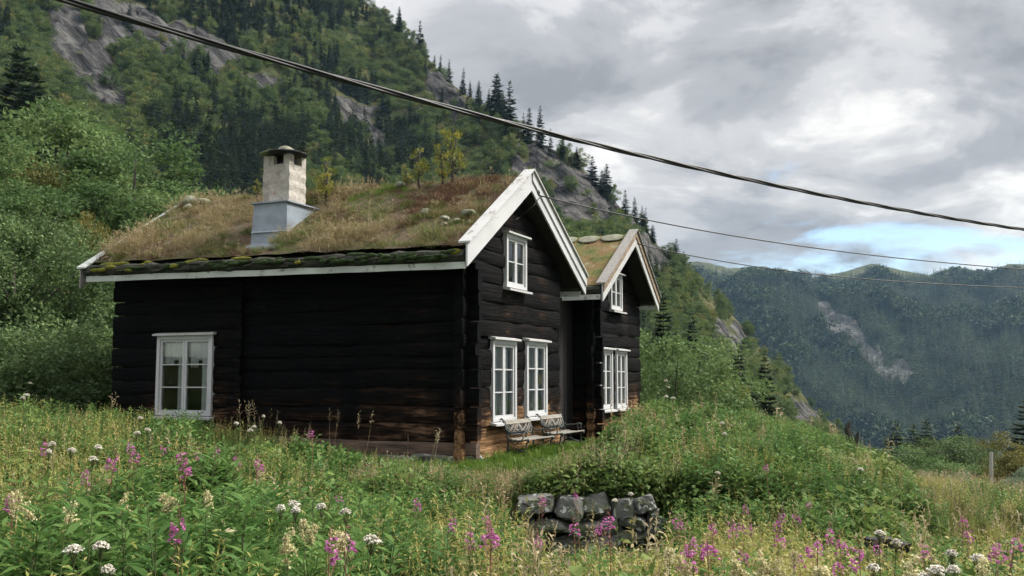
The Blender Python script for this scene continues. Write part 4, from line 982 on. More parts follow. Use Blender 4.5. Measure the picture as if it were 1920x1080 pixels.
# bundled overhead cable crossing in front of the house
cc = []
for (x, y) in [(-420, -155), (165, 0), (640, 146), (1060, 264), (1500, 356), (1920, 430), (2500, 510)]:
    inv = 0.217 + (0.093 - 0.217) * (x - 150) / 1770; cc.append(at(x, y, 1 / max(inv, .055)))
cp_ = path_pts(cc, 260)
cb = link('overhead_cable', None); tag(cb, 'thick twisted black overhead cable crossing the sky above the roof', 'cable')
arc = np.concatenate([[0], np.cumsum(np.linalg.norm(np.diff(cp_, axis=0), axis=1))])
for k in range(3):
    ph = arc * 3.6 + k * 2.094; off = np.stack([np.sin(ph) * .3, np.cos(ph) * .6, np.sin(ph)], 1) * .0095
    b = MB(); b.tube([tuple(v) for v in cp_ + off], .0092, 6); b.build('strand', M['cable'], cb, True)
for (pts, lb) in [([(1008, 367, 17.9), (1200, 408, 19), (1500, 462, 21.5), (1920, 505, 25), (2300, 535, 29)], 'thin service cable running right from the peak of the main gable'), ([(1192, 456, 23.0), (1330, 487, 24), (1600, 520, 26.5), (1920, 540, 29), (2300, 560, 33)], 'thin service cable running right from the peak of the annex gable')]:
    c = path_pts([at(*q) for q in pts], 60); b = MB(); b.tube([tuple(v) for v in c], .013, 5); tag(b.build('service_cable', M['cable'], None, True), lb, 'cable')
# hook and drop wire on the main gable
b = MB(); P0 = lambda u, z, o=.05: (u, V0 - .07 - o, z)
b.tube([P0(2.30, 5.07), P0(2.38, 5.10), P0(2.45, 5.06), P0(2.42, 5.0), P0(2.34, 5.02), P0(2.33, 5.08)], .012, 5)
b.build('cable_hook', M['iron'], H1)
b = MB(); b.tube([P0(2.62, 5.02, .06), P0(2.45, 4.95, .03), P0(2.30, 4.78, -.02), (2.20, -.06, 4.55), (2.05, -.04, 4.48)], .010, 5); b.build('drop_wire', M['cable'], H1)

# ------------------------------------------------------------------ trees standing singly
def hill_at(px, d):
    """ground height at picture column px, distance d"""
    az = az_of(px); x, y = d * math.sin(az), d * math.cos(az)
    if d <= TOE: return x, y, gz(x, y)
    D = np.interp(az, RA, RD); s = (d - TOE) / (D - TOE)
    X, Y, Z, _ = hill_z(np.array([az]), np.array([s])); return float(X[0]), float(Y[0]), float(Z[0])
def tree(name, meshes, H0, px, top, d, label, cat='tree', group=None, wide=1.0, sink=0.1):
    x, y, z = hill_at(px, d)
    ez = pix(px, top); ztop = EZ + ez[2] / math.hypot(ez[0], ez[1]) * math.hypot(x, y)
    s = max((ztop - z) / H0, .05); r = link(name, None, None, (x, y, z - sink), (0, 0, rnd.uniform(0, 6.28)), (s * wide, s * wide, s)); tag(r, label, cat, group)
    link('trunk', meshes[0], r); link('crown', meshes[1], r); return r
NL = 16000
T_leaf = [broadleaf_mesh('broadleaf_tree', 10, 3.3, 58, NL, .18, M['leaf'], True, .12, 100 + i) for i in range(3)]
T_willow = [broadleaf_mesh('willow_tree', 8, 3.2, 60, NL, .16, M['willow'], True, .03, 120 + i) for i in range(2)]
T_olive = broadleaf_mesh('olive_tree', 8, 2.8, 70, 12000, .16, M['olive'], True, .05, 130)
T_shrub = broadleaf_mesh('shrub', 3, 1.6, 60, 11000, .09, M['leaf'], True, .0, 140, thin=.35)
T_wshrub = broadleaf_mesh('willow_shrub', 3, 1.7, 60, 10000, .10, M['willow'], True, .0, 143, thin=.35)
T_silver = broadleaf_mesh('silver_shrub', 2, 1.3, 45, 6000, .10, M['silver'], True, .0, 141)
T_autumn = broadleaf_mesh('autumn_tree', 7, 1.8, 50, 8000, .15, M['autumn'], True, .08, 142)
T_spr = [spruce_mesh('spruce_tree', 12, 2.5, 30, 11, 150 + i, True, sub=6) for i in range(2)]
near_trees = [('broadleaf_tree', T_leaf[0], 10, 105, 178, 58, 'tall bright green broadleaf tree at left in front of the rock slab', 1.15),
    ('broadleaf_tree', T_leaf[1], 10, 235, 226, 52, 'rounded green broadleaf tree left of the chimney, right of the tallest one', 1.15),
    ('broadleaf_tree', T_leaf[2], 10, 320, 322, 50, 'lower green broadleaf tree just behind the far end of the turf roof', 1.2),
    ('broadleaf_tree', T_leaf[0], 10, 20, 330, 46, 'green broadleaf tree at the left picture edge behind the willows', 1.2),
    ('broadleaf_tree', T_leaf[1], 10, -90, 240, 50, 'broadleaf tree cut off by the left picture edge', 1.2),
    ('olive_tree', T_olive, 8, 40, 270, 54, 'olive brown tree between the green broadleaf trees at left', 1.0),
    ('olive_tree', T_olive, 8, 160, 385, 43, 'small olive brown tree among the broadleaf trees left of the roof', .7),
    ('willow_tree', T_willow[0], 8, 130, 395, 31, 'grey green willow close to the left wall of the house', 1.0),
    ('willow_tree', T_willow[1], 8, 20, 380, 29, 'grey green willow at the left picture edge', 1.0),
    ('willow_tree', T_willow[0], 8, 235, 450, 33, 'low willow tucked behind the far house corner', .9),
    ('willow_tree', T_willow[1], 8, -110, 400, 30, 'willow cut off by the left picture edge', 1.0),
    ('broadleaf_tree', T_leaf[2], 10, 400, 345, 60, 'green broadleaf tree behind the turf roof left of the chimney', 1.1),
    ('spruce_tree', T_spr[1], 12, 8, 78, 190, 'tall dark spruce at the upper left picture edge', 1.1),
    ('spruce_tree', T_spr[0], 12, 38, 112, 185, 'shorter dark spruce beside the tall one at the upper left picture edge', 1.15),
    ('willow_shrub', T_wshrub, 3, 205, 600, 27, 'low willow bush beside the far corner of the long wall', 1.3),
    ('willow_shrub', T_wshrub, 3, 130, 575, 26, 'low willow bush under the willow left of the house', 1.3),
    ('willow_shrub', T_wshrub, 3, 50, 590, 25, 'low willow bush near the left picture edge', 1.3),
    ('willow_shrub', T_wshrub, 3, -40, 580, 26, 'low willow bush cut off by the left picture edge', 1.3),
    ('willow_shrub', T_wshrub, 3, 90, 520, 30, 'taller willow bush behind the low ones left of the house', 1.2),
    ('willow_shrub', T_wshrub, 3, 190, 520, 32, 'taller willow bush behind the far house corner', 1.2),
    ('willow_shrub', T_wshrub, 3, 0, 520, 30, 'taller willow bush at the left picture edge', 1.2),
    ('shrub', T_shrub, 3, 1262, 592, 31, 'large round green bush right of the annex', 1.10),
    ('shrub', T_shrub, 3, 1205, 640, 33, 'green bush half hidden behind the annex corner', 1.0),
    ('shrub', T_shrub, 3, 1310, 635, 33, 'rounded green bush joined to the right of the largest bush', 1.0),
    ('spruce_tree', T_spr[0], 12, 1385, 640, 100, 'dark spruce between the bushes and the slope foot spruce', 1.0),
    ('spruce_tree', T_spr[1], 12, 1245, 545, 130, 'tall dark spruce rising above the annex side of the bush', 1.0),
    ('shrub', T_shrub, 3, 1372, 735, 30, 'small green bush right of the large round bush', .9),
    ('autumn_tree', T_autumn, 7, 1360, 700, 60, 'small orange tinged tree at the foot of the slope right of the bush', 1.2),
    ('spruce_tree', T_spr[0], 12, 1435, 655, 90, 'dark spruce at the slope foot right of the round bush', .9),
    ('spruce_tree', T_spr[1], 12, 1300, 590, 120, 'dark spruce rising behind the round bush', .9),
    ('spruce_tree', T_spr[0], 12, 1677, 785, 70, 'leftmost spruce of the row beyond the yellow field', 1.5),
    ('spruce_tree', T_spr[1], 12, 1709, 793, 72, 'slim spruce second from left beyond the yellow field', 1.1),
    ('spruce_tree', T_spr[0], 12, 1733, 782, 68, 'broad spruce third from left beyond the yellow field', 1.5),
    ('spruce_tree', T_spr[1], 12, 1793, 793, 74, 'spruce top standing alone behind the shrubs beyond the field', 1.3),
    ('spruce_tree', T_spr[1], 12, 1918, 742, 46, 'large dark spruce cut off by the right picture edge', 1.15),
    ('spruce_tree', T_spr[0], 12, 1990, 760, 48, 'spruce outside the right picture edge', 1.2),
    ('olive_tree', T_olive, 8, 1860, 800, 50, 'olive brown shrub behind the fence post', 1.25),
    ('willow_tree', T_willow[0], 8, 1805, 798, 48, 'pale green willow shrub left of the fence post', 1.25),
    ('willow_tree', T_willow[1], 8, 1765, 812, 46, 'low willow shrub in the middle of the field edge', 1.25),
    ('olive_tree', T_olive, 8, 1728, 815, 50, 'olive shrub below the broad spruce', 1.25),
    ('shrub', T_shrub, 3, 1690, 826, 40, 'green shrub at the left end of the field edge', 1.2),
    ('shrub', T_shrub, 3, 1645, 818, 44, 'green shrub below the leftmost spruce', 1.3),
    ('shrub', T_shrub, 3, 1760, 846, 36, 'low green bush on the near side of the field edge', 1.2),
    ('silver_shrub', T_silver, 2, 1912, 872, 29, 'silvery willow bush at the right picture edge by the post', 1.0),
    ('silver_shrub', T_silver, 2, 1805, 880, 31, 'small silvery willow bush left of the fence post', .9),
    ('olive_tree', T_olive, 8, 1905, 822, 42, 'olive shrub in front of the large spruce at right', 1.25)]
for (nm, ms, H0, px, top, d, lb, wd) in near_trees:
    tree(nm, ms, H0, px, top, d, lb, 'bush' if 'shrub' in nm else 'tree', wide=wd)
# bare dead branches among the willows
b = MB(); p = at(190, 700, 26.0)
for (ax, az_) in ((-.25, 1.0), (0.0, 1.35), (.25, .9), (.45, .7), (-.4, .6), (.1, .9)):
    b.tube([(0.1, 0, 1.35), (ax * .4, rnd.uniform(-.1, .1), 1.35 - az_ * .5), (ax, rnd.uniform(-.2, .2), 1.35 - az_)], [.022, .015, .005], 5)
    b.tube([(ax * .6, 0, 1.35 - az_ * .6), (ax * .9 + .15, .05, 1.35 - az_ * .85)], [.01, .004], 4)
tag(b.build('dead_branch', M['bark_grey'], None, loc=(p[0], p[1], gz(p[0], p[1]) + .45)), 'bare pale dead branch hanging in front of the willow', 'branch')
# birch saplings rooted in the turf
T_sap = [broadleaf_mesh('birch_sapling', 1.0, .20, 16, 300, .062, M['autumn'], True, .10, 160 + i) for i in range(3)]
for i, (u, v, h, w, lb) in enumerate([(1.55, 4.05, .80, 1.2, 'yellow green birch sapling on the turf just right of the chimney'), (1.9, 4.35, .95, 1.1, 'taller yellow green sapling close behind the chimney on the right'), (2.0, 2.10, .95, .9, 'yellow birch sapling in the middle of the ridge'), (2.05, 1.35, 1.35, .85, 'tallest yellow birch sapling on the ridge near the gable'), (2.15, 1.62, .85, .9, 'lower yellow sapling left of the tallest one on the ridge'), (2.1, 2.45, .55, 1.0, 'small green sapling on the ridge left of the middle one'), (2.1, 5.75, .85, .9, 'green sapling behind the chimney on its left'), (2.7, -.05, .55, .6, 'thin sapling behind the peak of the white gable'), (3.4, .1, .75, .6, 'yellow sapling on the far turf slope right of the gable peak'), (2.15, 6.3, .5, .8, 'small sapling on the ridge left of the chimney')]):
    p = uv(u, v); z = (deckL(u, v) if u < UR else deckR(u, v)) + .18
    r = link('birch_sapling', None, None, (p[0], p[1], z), (0, 0, rnd.uniform(0, 6)), (h * w, h * w, h)); tag(r, lb, 'sapling', 'saplings growing on the turf roof')
    m = T_sap[i % 3]; link('trunk', m[0], r); link('crown', m[1], r)

# ------------------------------------------------------------------ scattering
def proto_collection(name, meshes):
    c = bpy.data.collections.new(name)
    for i, m in enumerate(meshes):
        o = bpy.data.objects.new('%s_%02d' % (name, i), m); c.objects.link(o)
    return c
def scatter(name, P, idx, rot, scale, meshes, label, parent=None, kind='stuff'):
    """one object whose geometry nodes place a plant at each point"""
    P = np.asarray(P, np.float32); n = len(P)
    me = bpy.data.meshes.new(name); me.vertices.add(n); me.vertices.foreach_set('co', P.ravel())
    a = me.attributes.new('pick', 'INT', 'POINT'); a.data.foreach_set('value', np.asarray(idx, np.int32))
    a = me.attributes.new('turn', 'FLOAT_VECTOR', 'POINT'); a.data.foreach_set('vector', np.asarray(rot, np.float32).ravel())
    a = me.attributes.new('size', 'FLOAT_VECTOR', 'POINT'); s = np.asarray(scale, np.float32)
    if s.ndim == 1: s = np.repeat(s[:, None], 3, 1)
    a.data.foreach_set('vector', s.ravel()); me.update()
    o = link(name, me, parent); tag(o, label, kind=kind)
    ng = bpy.data.node_groups.new(name, 'GeometryNodeTree')
    ng.interface.new_socket('Geometry', in_out='INPUT', socket_type='NodeSocketGeometry'); ng.interface.new_socket('Geometry', in_out='OUTPUT', socket_type='NodeSocketGeometry')
    N, Lk = ng.nodes, ng.links
    gi, go = N.new('NodeGroupInput'), N.new('NodeGroupOutput'); ip = N.new('GeometryNodeInstanceOnPoints')
    ci = N.new('GeometryNodeCollectionInfo'); ci.inputs[0].default_value = proto_collection(name + '_kinds', meshes); ci.inputs['Separate Children'].default_value = True; ci.inputs['Reset Children'].default_value = True
    def attr(nm, t):
        k = N.new('GeometryNodeInputNamedAttribute'); k.data_type = t; k.inputs['Name'].default_value = nm; return k.outputs['Attribute']
    er = N.new('FunctionNodeEulerToRotation'); Lk.new(attr('turn', 'FLOAT_VECTOR'), er.inputs[0])
    Lk.new(gi.outputs[0], ip.inputs['Points']); Lk.new(ci.outputs[0], ip.inputs['Instance']); ip.inputs['Pick Instance'].default_value = True
    Lk.new(attr('pick', 'INT'), ip.inputs['Instance Index']); Lk.new(er.outputs[0], ip.inputs['Rotation']); Lk.new(attr('size', 'FLOAT_VECTOR'), ip.inputs['Scale'])
    Lk.new(ip.outputs[0], go.inputs[0])
    md = o.modifiers.new('scatter', 'NODES'); md.node_group = ng
    return o
def spin(n, tilt=0.12): return np.stack([rng.normal(0, tilt, n), rng.normal(0, tilt, n), rng.uniform(0, 6.283, n)], 1)

# ------------------------------------------------------------------ hillside forest
S_hill = [spruce_mesh('hill_spruce', 12, 2.0 + .2 * (i % 2), 24, 8, 200 + i, sub=3, ragged=.45) for i in range(4)]
B_hill = [broadleaf_mesh('hill_birch', 8, 2.5, 26, 2300, .36, M['birch'], False, .06, 210 + i) for i in range(4)]
U_hill = [broadleaf_mesh('hill_shrub', 2.6, 1.9, 16, 700, .28, M['birch'], False, .0, 220 + i) for i in range(2)]
def hill_forest():
    n = 24000
    px = rng.uniform(-350, 1720, n); az = az_of(px)
    # even spread in the picture: pick elevation first, then invert s
    k = rng.uniform(0.0, 1.0, n); D = np.interp(az, RA, RD); s0 = TOE / D
    ds = (k * (1 - s0 ** 1.7) + s0 ** 1.7) ** (1 / 1.7); s = (ds * D - TOE) / (D - TOE)
    x, y, z, d = hill_z(az, s)
    sx, sy = toscreen(np.stack([x, y, z], -1))
    E = np.interp(az, RA, RE)
    # thin the columns where the hill is a narrow band
    keep = rng.random(n) < np.clip((E + 0.13) / 0.50, 0.08, 1)
    rock = patch(x, y, z, ROCKS, 31); heath = patch(x, y, z, HEATH, 33)
    keep &= (rock < 0.35) | (rng.random(n) < 0.05); keep &= d > 125
    keep &= ~((sx > 1640) & (d < 400))
    shrub = (heath > 0.45) | ((s > 0.5) & (rng.random(n) < 0.25))
    stand = fbm(sx / 130, sy / 150, 3, 91)                    # stands of spruce between birch
    stand = stand + 0.20 * np.exp(-(((sx - 560) / 230) ** 2 + ((sy - 290) / 130) ** 2)) + 0.16 * np.exp(-(((sx - 1120) / 90) ** 2 + ((sy - 420) / 60) ** 2))
    spruce = (stand + rng.normal(0, .06, n) > 0.585) & ~shrub
    h = np.where(spruce, rng.uniform(7, 18, n), rng.uniform(6, 12.5, n)) * np.clip(1.15 - 0.35 * s, .6, 1.2) * np.clip(d / 260, .6, 1)
    h = np.where(shrub, rng.uniform(2.0, 5.0, n), h)
    h = np.where(sx > 1180, h * .75, h)
    keep &= ~((s > .93) & spruce & (rng.random(n) < .6))
    I = np.where(keep)[0]; I = I[:12000]
    # skyline spruces stand singly and are placed by eye
    app = h[I] / d[I] * FPX
    vis = (sx[I] > -20) & (sx[I] < 1940) & (sy[I] > -10) & ~((sx[I] > 230) & (sx[I] < 1190) & (sy[I] > 420)) & ~((sx[I] < 260) & (sy[I] > 420))
    done = np.zeros(len(I), bool)
    kinds = [(spruce[I], S_hill, 12, 'hillside_spruce', 'dark green spruce standing in the wooded mountainside', 'tree', 'spruces on the mountainside', 250),
             ((~spruce & ~shrub)[I], B_hill, 8, 'hillside_birch', 'rounded birch standing in the wooded mountainside', 'tree', 'birches on the mountainside', 280),
             (shrub[I], U_hill, 2.6, 'hillside_shrub', 'low scrub bush on the open upper mountainside', 'bush', 'scrub bushes on the mountainside', 220)]
    P, idx, sc = [], [], []; allm = S_hill + B_hill + U_hill; off = 0
    for sel, ms, H0, nm, lb, cat, grp, cap in kinds:
        J = np.where(sel & vis)[0]; J = J[np.argsort(-app[J])][:cap]; done[J] = True
        for j in J:
            i = I[j]; q = h[i] / H0; w = q * rng.uniform(.85, 1.15)
            up_ = 'high' if sy[i] < np.interp(sx[i], RX, RY) * .5 + 170 else 'low'
            reg_ = ' %s on the mountainside %s' % (up_, 'left of the chimney' if sx[i] < 490 else 'between the chimney and the tall roof sapling' if sx[i] < 880 else 'above the gable peaks' if sx[i] < 1200 else 'right of the annex')
            tag(link(nm, ms[int(rng.integers(len(ms)))], None, (x[i], y[i], z[i] - .3), (rng.normal(0, .03), rng.normal(0, .03), rng.uniform(0, 6.28)), (w, w, q)), lb.split(' standing')[0].split(' on the')[0] + reg_, cat, grp.split(' on ')[0] + reg_)
        J = np.where(sel & ~done)[0]
        for j in J:
            i = I[j]; P.append((x[i], y[i], z[i] - .3)); idx.append(off + int(rng.integers(len(ms)))); q = h[i] / H0; sc.append((q, q, q))
        off += len(ms)
    scatter('hillside_forest', P, idx, spin(len(P), .03), sc, allm, 'mixed spruce and birch forest covering the mountainside')
hill_forest()
# mid-distance trees at the foot of the slope, between the house and the wooded mountainside
mid = [(T_leaf[0], 10, 'broadleaf_tree'), (T_leaf[1], 10, 'broadleaf_tree'), (T_leaf[2], 10, 'broadleaf_tree'), (T_willow[0], 8, 'willow_tree'), (T_olive, 8, 'olive_tree'), (T_spr[0], 12, 'spruce_tree'), (T_spr[1], 12, 'spruce_tree')]
MID = []
for i in range(150):
    px = -260 + 1880 * ((i * .618034) % 1); d = 62 + 75 * rng.random()
    if px > 1480: continue
    x, y, z = hill_at(px, d); k = rng.choice(7, p=[.2, .2, .2, .1, .08, .11, .11] if px < 1150 else [.04, .04, .04, .08, .26, .27, .27]); m, H0, nm = mid[k]
    h = (rng.uniform(6.5, 10.5) if k < 5 else rng.uniform(9, 13)) * (1 if px < 1150 else .6); q = h / H0
    ty = toscreen(np.array([x, y, z + h]))[1]
    if 240 < px < 1200 and ty > (385 if px < 480 else 340 if px < 960 else 440): continue
    r = link(nm, None, None, (x, y, z - .2), (0, 0, rng.uniform(0, 6.28)), (q, q, q))
    tag(r, {'broadleaf_tree': 'green broadleaf tree at the foot of the wooded slope', 'willow_tree': 'grey green willow at the foot of the wooded slope', 'olive_tree': 'olive brown tree at the foot of the wooded slope', 'spruce_tree': 'dark spruce at the foot of the wooded slope'}[nm], 'tree', nm.replace('_tree', '') + ' trees at the foot of the slope')
    side_ = 'left of the house' if px < 480 else 'behind the house' if px < 1150 else 'right of the annex'
    r['label'] = r['label'].replace('at the foot of the wooded slope', 'at the slope foot ' + side_); r['group'] = r['group'] + ' ' + side_; MID.append((px, r))
    link('trunk', m[0], r); link('crown', m[1], r)
SKY_SPRUCE = [(690, 12, 60), (741, 12, 46), (782, 38, 44), (668, 10, 40), (896, 150, 44), (916, 165, 26), (931, 137, 92), (943, 172, 40), (956, 150, 72), (993, 200, 50), (1014, 197, 56), (1034, 240, 28), (1058, 258, 36), (1084, 275, 44), (1114, 292, 60), (1132, 318, 50), (1141, 306, 74), (1176, 355, 44), (1194, 368, 40), (1208, 385, 34), (1215, 388, 30), (1258, 452, 30), (1272, 446, 62), (1286, 470, 40), (1228, 420, 36)]
SKY_OBJ = []
T_sky = [spruce_mesh('skyline_spruce', 12, 1.5, 28, 8, 240 + i, True, sub=5, ragged=.5, skirt=.08) for i in range(3)]
for i, (px, top, ph) in enumerate(SKY_SPRUCE):
    az = az_of(px); D = float(np.interp(az, RA, RD)) * 0.985; x, y, z = hill_at(px, D)
    t = pix(px, top); zt = EZ + t[2] / math.hypot(t[0], t[1]) * D; H_ = max(zt - z, ph / FPX * D * .8)
    w = min(H_ / 12, ph / FPX * D / 12) * 1.9
    r = link('skyline_spruce', None, None, (x, y, zt - H_ - .2), (0, 0, i), (w, w, H_ / 12))
    place = 'upper' if px < 830 else 'middle' if px < 1060 else 'lower' 
    tag(r, {'upper': "dark spruce on the upper skyline", 'middle': "dark spruce in the middle skyline group", 'lower': "slim spruce on the lower skyline"}[place], 'tree', place + ' skyline spruces'); SKY_OBJ.append((px, r))
    m = T_sky[i % 3]; link('trunk', m[0], r); link('crown', m[1], r)

def far_forest():
    X, Y, Z, rock, S_ = FARG; n = 34000
    F_far = [spruce_mesh('far_spruce', 12, 2.0, 9, 6, 260 + i, sub=1, lm=M['farspruce']) for i in range(3)]
    F_far.append(broadleaf_mesh('far_birch', 9, 3.6, 9, 90, 1.9, M['farspruce'], False, .05, 270))
    az0 = np.searchsorted(np.linspace(az_of(-2600), az_of(4200), 420), az_of(1180)); az1 = np.searchsorted(np.linspace(az_of(-2600), az_of(4200), 420), az_of(2150))
    i = rng.uniform(az0, az1, n); j = rng.uniform(0.0, 1.0, n) ** 0.9 * 103
    i0, j0 = i.astype(int), j.astype(int); fi, fj = i - i0, j - j0
    def bl(A): return A[i0, j0] * (1 - fi) * (1 - fj) + A[i0 + 1, j0] * fi * (1 - fj) + A[i0, j0 + 1] * (1 - fi) * fj + A[i0 + 1, j0 + 1] * fi * fj
    x, y, z, r = bl(X), bl(Y), bl(Z), bl(rock)
    keep = ((r < .4) | (rng.random(n) < .15)) & ((z + 18 * (fbm(x * .01, y * .01, 3, 5) - .5)) < FAR_TREELINE - 8) & (fbm(x * .012, y * .012, 3, 15) + rng.random(n) * .5 > .42)
    x, y, z = x[keep], y[keep], z[keep]; m = len(x)
    dec = fbm(x * .006, y * .006, 3, 25) > .56
    idx = np.where(dec & (rng.random(m) < .6), 3, rng.integers(0, 3, m)); h = rng.uniform(.9, 2.4, m)
    scatter('far_forest', np.stack([x, y, z - .5], 1), idx, spin(m, .02), h, F_far, 'dark spruce forest covering the far mountain')
far_forest()

# ------------------------------------------------------------------ meadow plants
def tuft(n, h, w, spread, m, lean=.35, seed=0, seedheads=0, stem_m=None):
    g = np.random.default_rng(seed); fb = FB()
    a = g.uniform(0, 6.283, n); r = spread * np.sqrt(g.random(n)); p0 = np.stack([r * np.cos(a), r * np.sin(a), np.zeros(n) - .02], 1)
    hh = h * g.uniform(.5, 1.1, n); b = a + g.normal(0, .8, n); le = np.abs(g.normal(lean, lean * .5, n))
    d = np.stack([np.cos(b), np.sin(b), np.zeros(n)], 1)
    p1 = p0 + d * (le * hh * .35)[:, None] + np.array([0, 0, 1]) * (hh * .62)[:, None]
    p2 = p0 + d * (le * hh)[:, None] + np.array([0, 0, 1]) * (hh * (1 - .35 * le))[:, None]
    fb.blade(p0, p1, p2, w * g.uniform(.7, 1.3, n), 0)
    if seedheads:
        k = seedheads; t = g.choice(n, k); q0 = p0[t]; top = q0 + d[t] * .12 * h + np.array([0, 0, 1]) * (h * g.uniform(1.15, 1.6, k))[:, None]
        fb.blade(q0, (q0 + top) / 2 + g.normal(0, .01, (k, 3)), top, .004, 1 if stem_m else 0, .8)
        for q in range(7):
            c = top - (top - q0) * (.03 * q)
            fb.leaf(c, g.normal(0, .5, (k, 3)) + np.array([0, 0, .7]), .035, .010, 1 if stem_m else 0, .9)
    return fb.mesh('tuft', [m] + ([stem_m] if stem_m else []))
def herb(n_st, h, ll, lw, per, spread, m, sm, seed=0, droop=.1, top=None, topn=0, tops=.02):
    """leafy stems, leaves set all the way up"""
    g = np.random.default_rng(seed); fb = FB()
    for s in range(n_st):
        a = g.uniform(0, 6.283); r = spread * math.sqrt(g.random()); b0 = np.array([r * math.cos(a), r * math.sin(a), -.02]); H = h * g.uniform(.7, 1.1)
        tip = b0 + np.array([g.normal(0, .10) * H, g.normal(0, .10) * H, H]); mb = MB(); mb.tube([b0, b0 * .5 + tip * .5, tip], [.006, .005, .002], 3, cap=False); fb.tubes(mb, 1)
        t = np.linspace(.10, 1, per) ** .8; an = np.arange(per) * 2.4 + g.uniform(0, 6)
        base = b0 + (tip - b0) * t[:, None]; sz = np.sin(np.clip(t * 1.02, 0, 1) * math.pi * .72 + .5)
        d = np.stack([np.cos(an), np.sin(an), .55 - droop * 4 * (1 - t) + g.normal(0, .18, per)], 1)
        fb.leaf(base, d, ll * (.5 + .6 * np.abs(sz)), lw * g.uniform(.8, 1.2, per), 0, np.clip(.35 + .4 * t + g.normal(0, .12, per), 0, 1), g=g)
        if top:
            c = tip + g.normal(0, tops * 1.6, (topn, 3)) * np.array([1, 1, 1.8]); fb.leaf(c, sph(topn, g), tops * .8, tops * .6, 2)
    return fb.mesh('herb', [m, M['stem']] + ([top] if top else []))
def bramble(n, R, H, ll, m, seed=0):
    g = np.random.default_rng(seed); fb = FB()
    for s in range(6):
        a = g.uniform(0, 6.28); mb = MB(); r = R * g.uniform(.3, .8)
        mb.tube([(0, 0, -.02), (r * .5 * math.cos(a), r * .5 * math.sin(a), H * .7), (r * math.cos(a), r * math.sin(a), H * g.uniform(.6, 1))], .006, 3, cap=False); fb.tubes(mb, 1)
    p = sph(n, g); rad = g.random((n, 1)) ** .35; q = p * rad * np.array([R, R, H * .55]) + np.array([0, 0, H * .5]); q[:, 2] = np.maximum(q[:, 2], .03)
    d = p * np.array([1, 1, .3]) + g.normal(0, .45, (n, 3)) + np.array([0, 0, -.15])
    fb.leaf(q, d, ll * g.uniform(.6, 1.25, n), ll * .62 * g.uniform(.7, 1.2, n), 0, np.clip(g.normal(.45, .2, n), 0, 1), g=g, up=np.tile([0, 0, 1.], (n, 1)) + g.normal(0, .45, (n, 3)))
    return fb.mesh('bramble', [m, M['stem']])
PL = []; KI = {}
def reg(k, ms): KI[k] = list(range(len(PL), len(PL) + len(ms))); PL.extend(ms)
reg('grass', [tuft(34, .66, .0105, .13, M['grass'], .45, 300 + i, 3, M['field']) for i in range(4)])
reg('grasslow', [tuft(40, .32, .009, .13, M['grass'], .55, 310 + i) for i in range(3)])
reg('lawn', [tuft(46, .16, .008, .12, M['lawn'], .4, 320 + i) for i in range(3)])
reg('straw', [tuft(26, .50, .006, .10, M['straw'], .5, 330 + i, 6, M['straw']) for i in range(3)])
reg('field', [tuft(44, .34, .009, .18, M['field'], .4, 335 + i, 2, M['straw']) for i in range(3)])
reg('fire', [herb(6, .95, .135, .026, 34, .17, M['herb'], M['stem'], 340 + i) for i in range(4)])
reg('herb', [herb(6, .66, .095, .034, 20, .17, M['herb'], M['stem'], 350 + i, .16) for i in range(3)])
reg('rasp', [bramble(130, .42, .62, .115, M['rasp'], 360 + i) for i in range(4)])
reg('bigleaf', [bramble(75, .36, .45, .15, M['herb'], 370 + i) for i in range(2)])
reg('lime', [herb(5, .70, .07, .025, 18, .15, M['rasp'], M['stem'], 380 + i, .1, M['lime'], 46, .040) for i in range(3)])
reg('yellow', [herb(4, .55, .06, .02, 14, .14, M['grass'], M['stem'], 390 + i, .1, M['yellow_fl'], 4, .026) for i in range(2)])
reg('redgrass', [herb(5, .80, .05, .010, 26, .12, M['heather'], M['stem'], 395, .05)])
reg('stalk', [tuft(5, .35, .008, .05, M['grass'], .35, 398 + i, 3, M['straw']) for i in range(2)])
reg('fern', [herb(5, .45, .16, .03, 22, .1, M['lawn'], M['stem'], 397, .3)])

PH = np.array([max(v.co.z for v in m.vertices) for m in PL])
GROW_N = np.array([(-600, 770), (0, 785), (230, 800), (430, 812), (520, 815), (600, 845), (700, 872), (850, 912), (950, 945), (972, 1040), (1242, 1040), (1260, 960), (1330, 930), (1500, 905), (1620, 940), (1710, 1000), (1800, 1020), (2600, 1020)], float).T
GROW_F = np.array([(-600, 740), (0, 750), (225, 772), (440, 792), (520, 802), (600, 832), (700, 850), (760, 860), (850, 880), (1000, 880), (1060, 850), (1150, 806), (1195, 768), (1250, 752), (1400, 775), (1500, 800), (1600, 832), (1660, 862), (1710, 884), (1800, 884), (1920, 905), (2600, 930)], float).T
def idx_low(i): return ((i >= KI['lawn'][0]) & (i <= KI['lawn'][-1])) | ((i >= KI['stalk'][0]) & (i <= KI['stalk'][-1]))
def in_house(x, y, m=0.12):
    a, b = to_uv(x, y)
    return ((a > -m) & (a < 4.5) & (b > -m) & (b < 8.2)) | ((a >= 4.4) & (a < 10.7 + m) & (b > -m) & (b < 7.2))
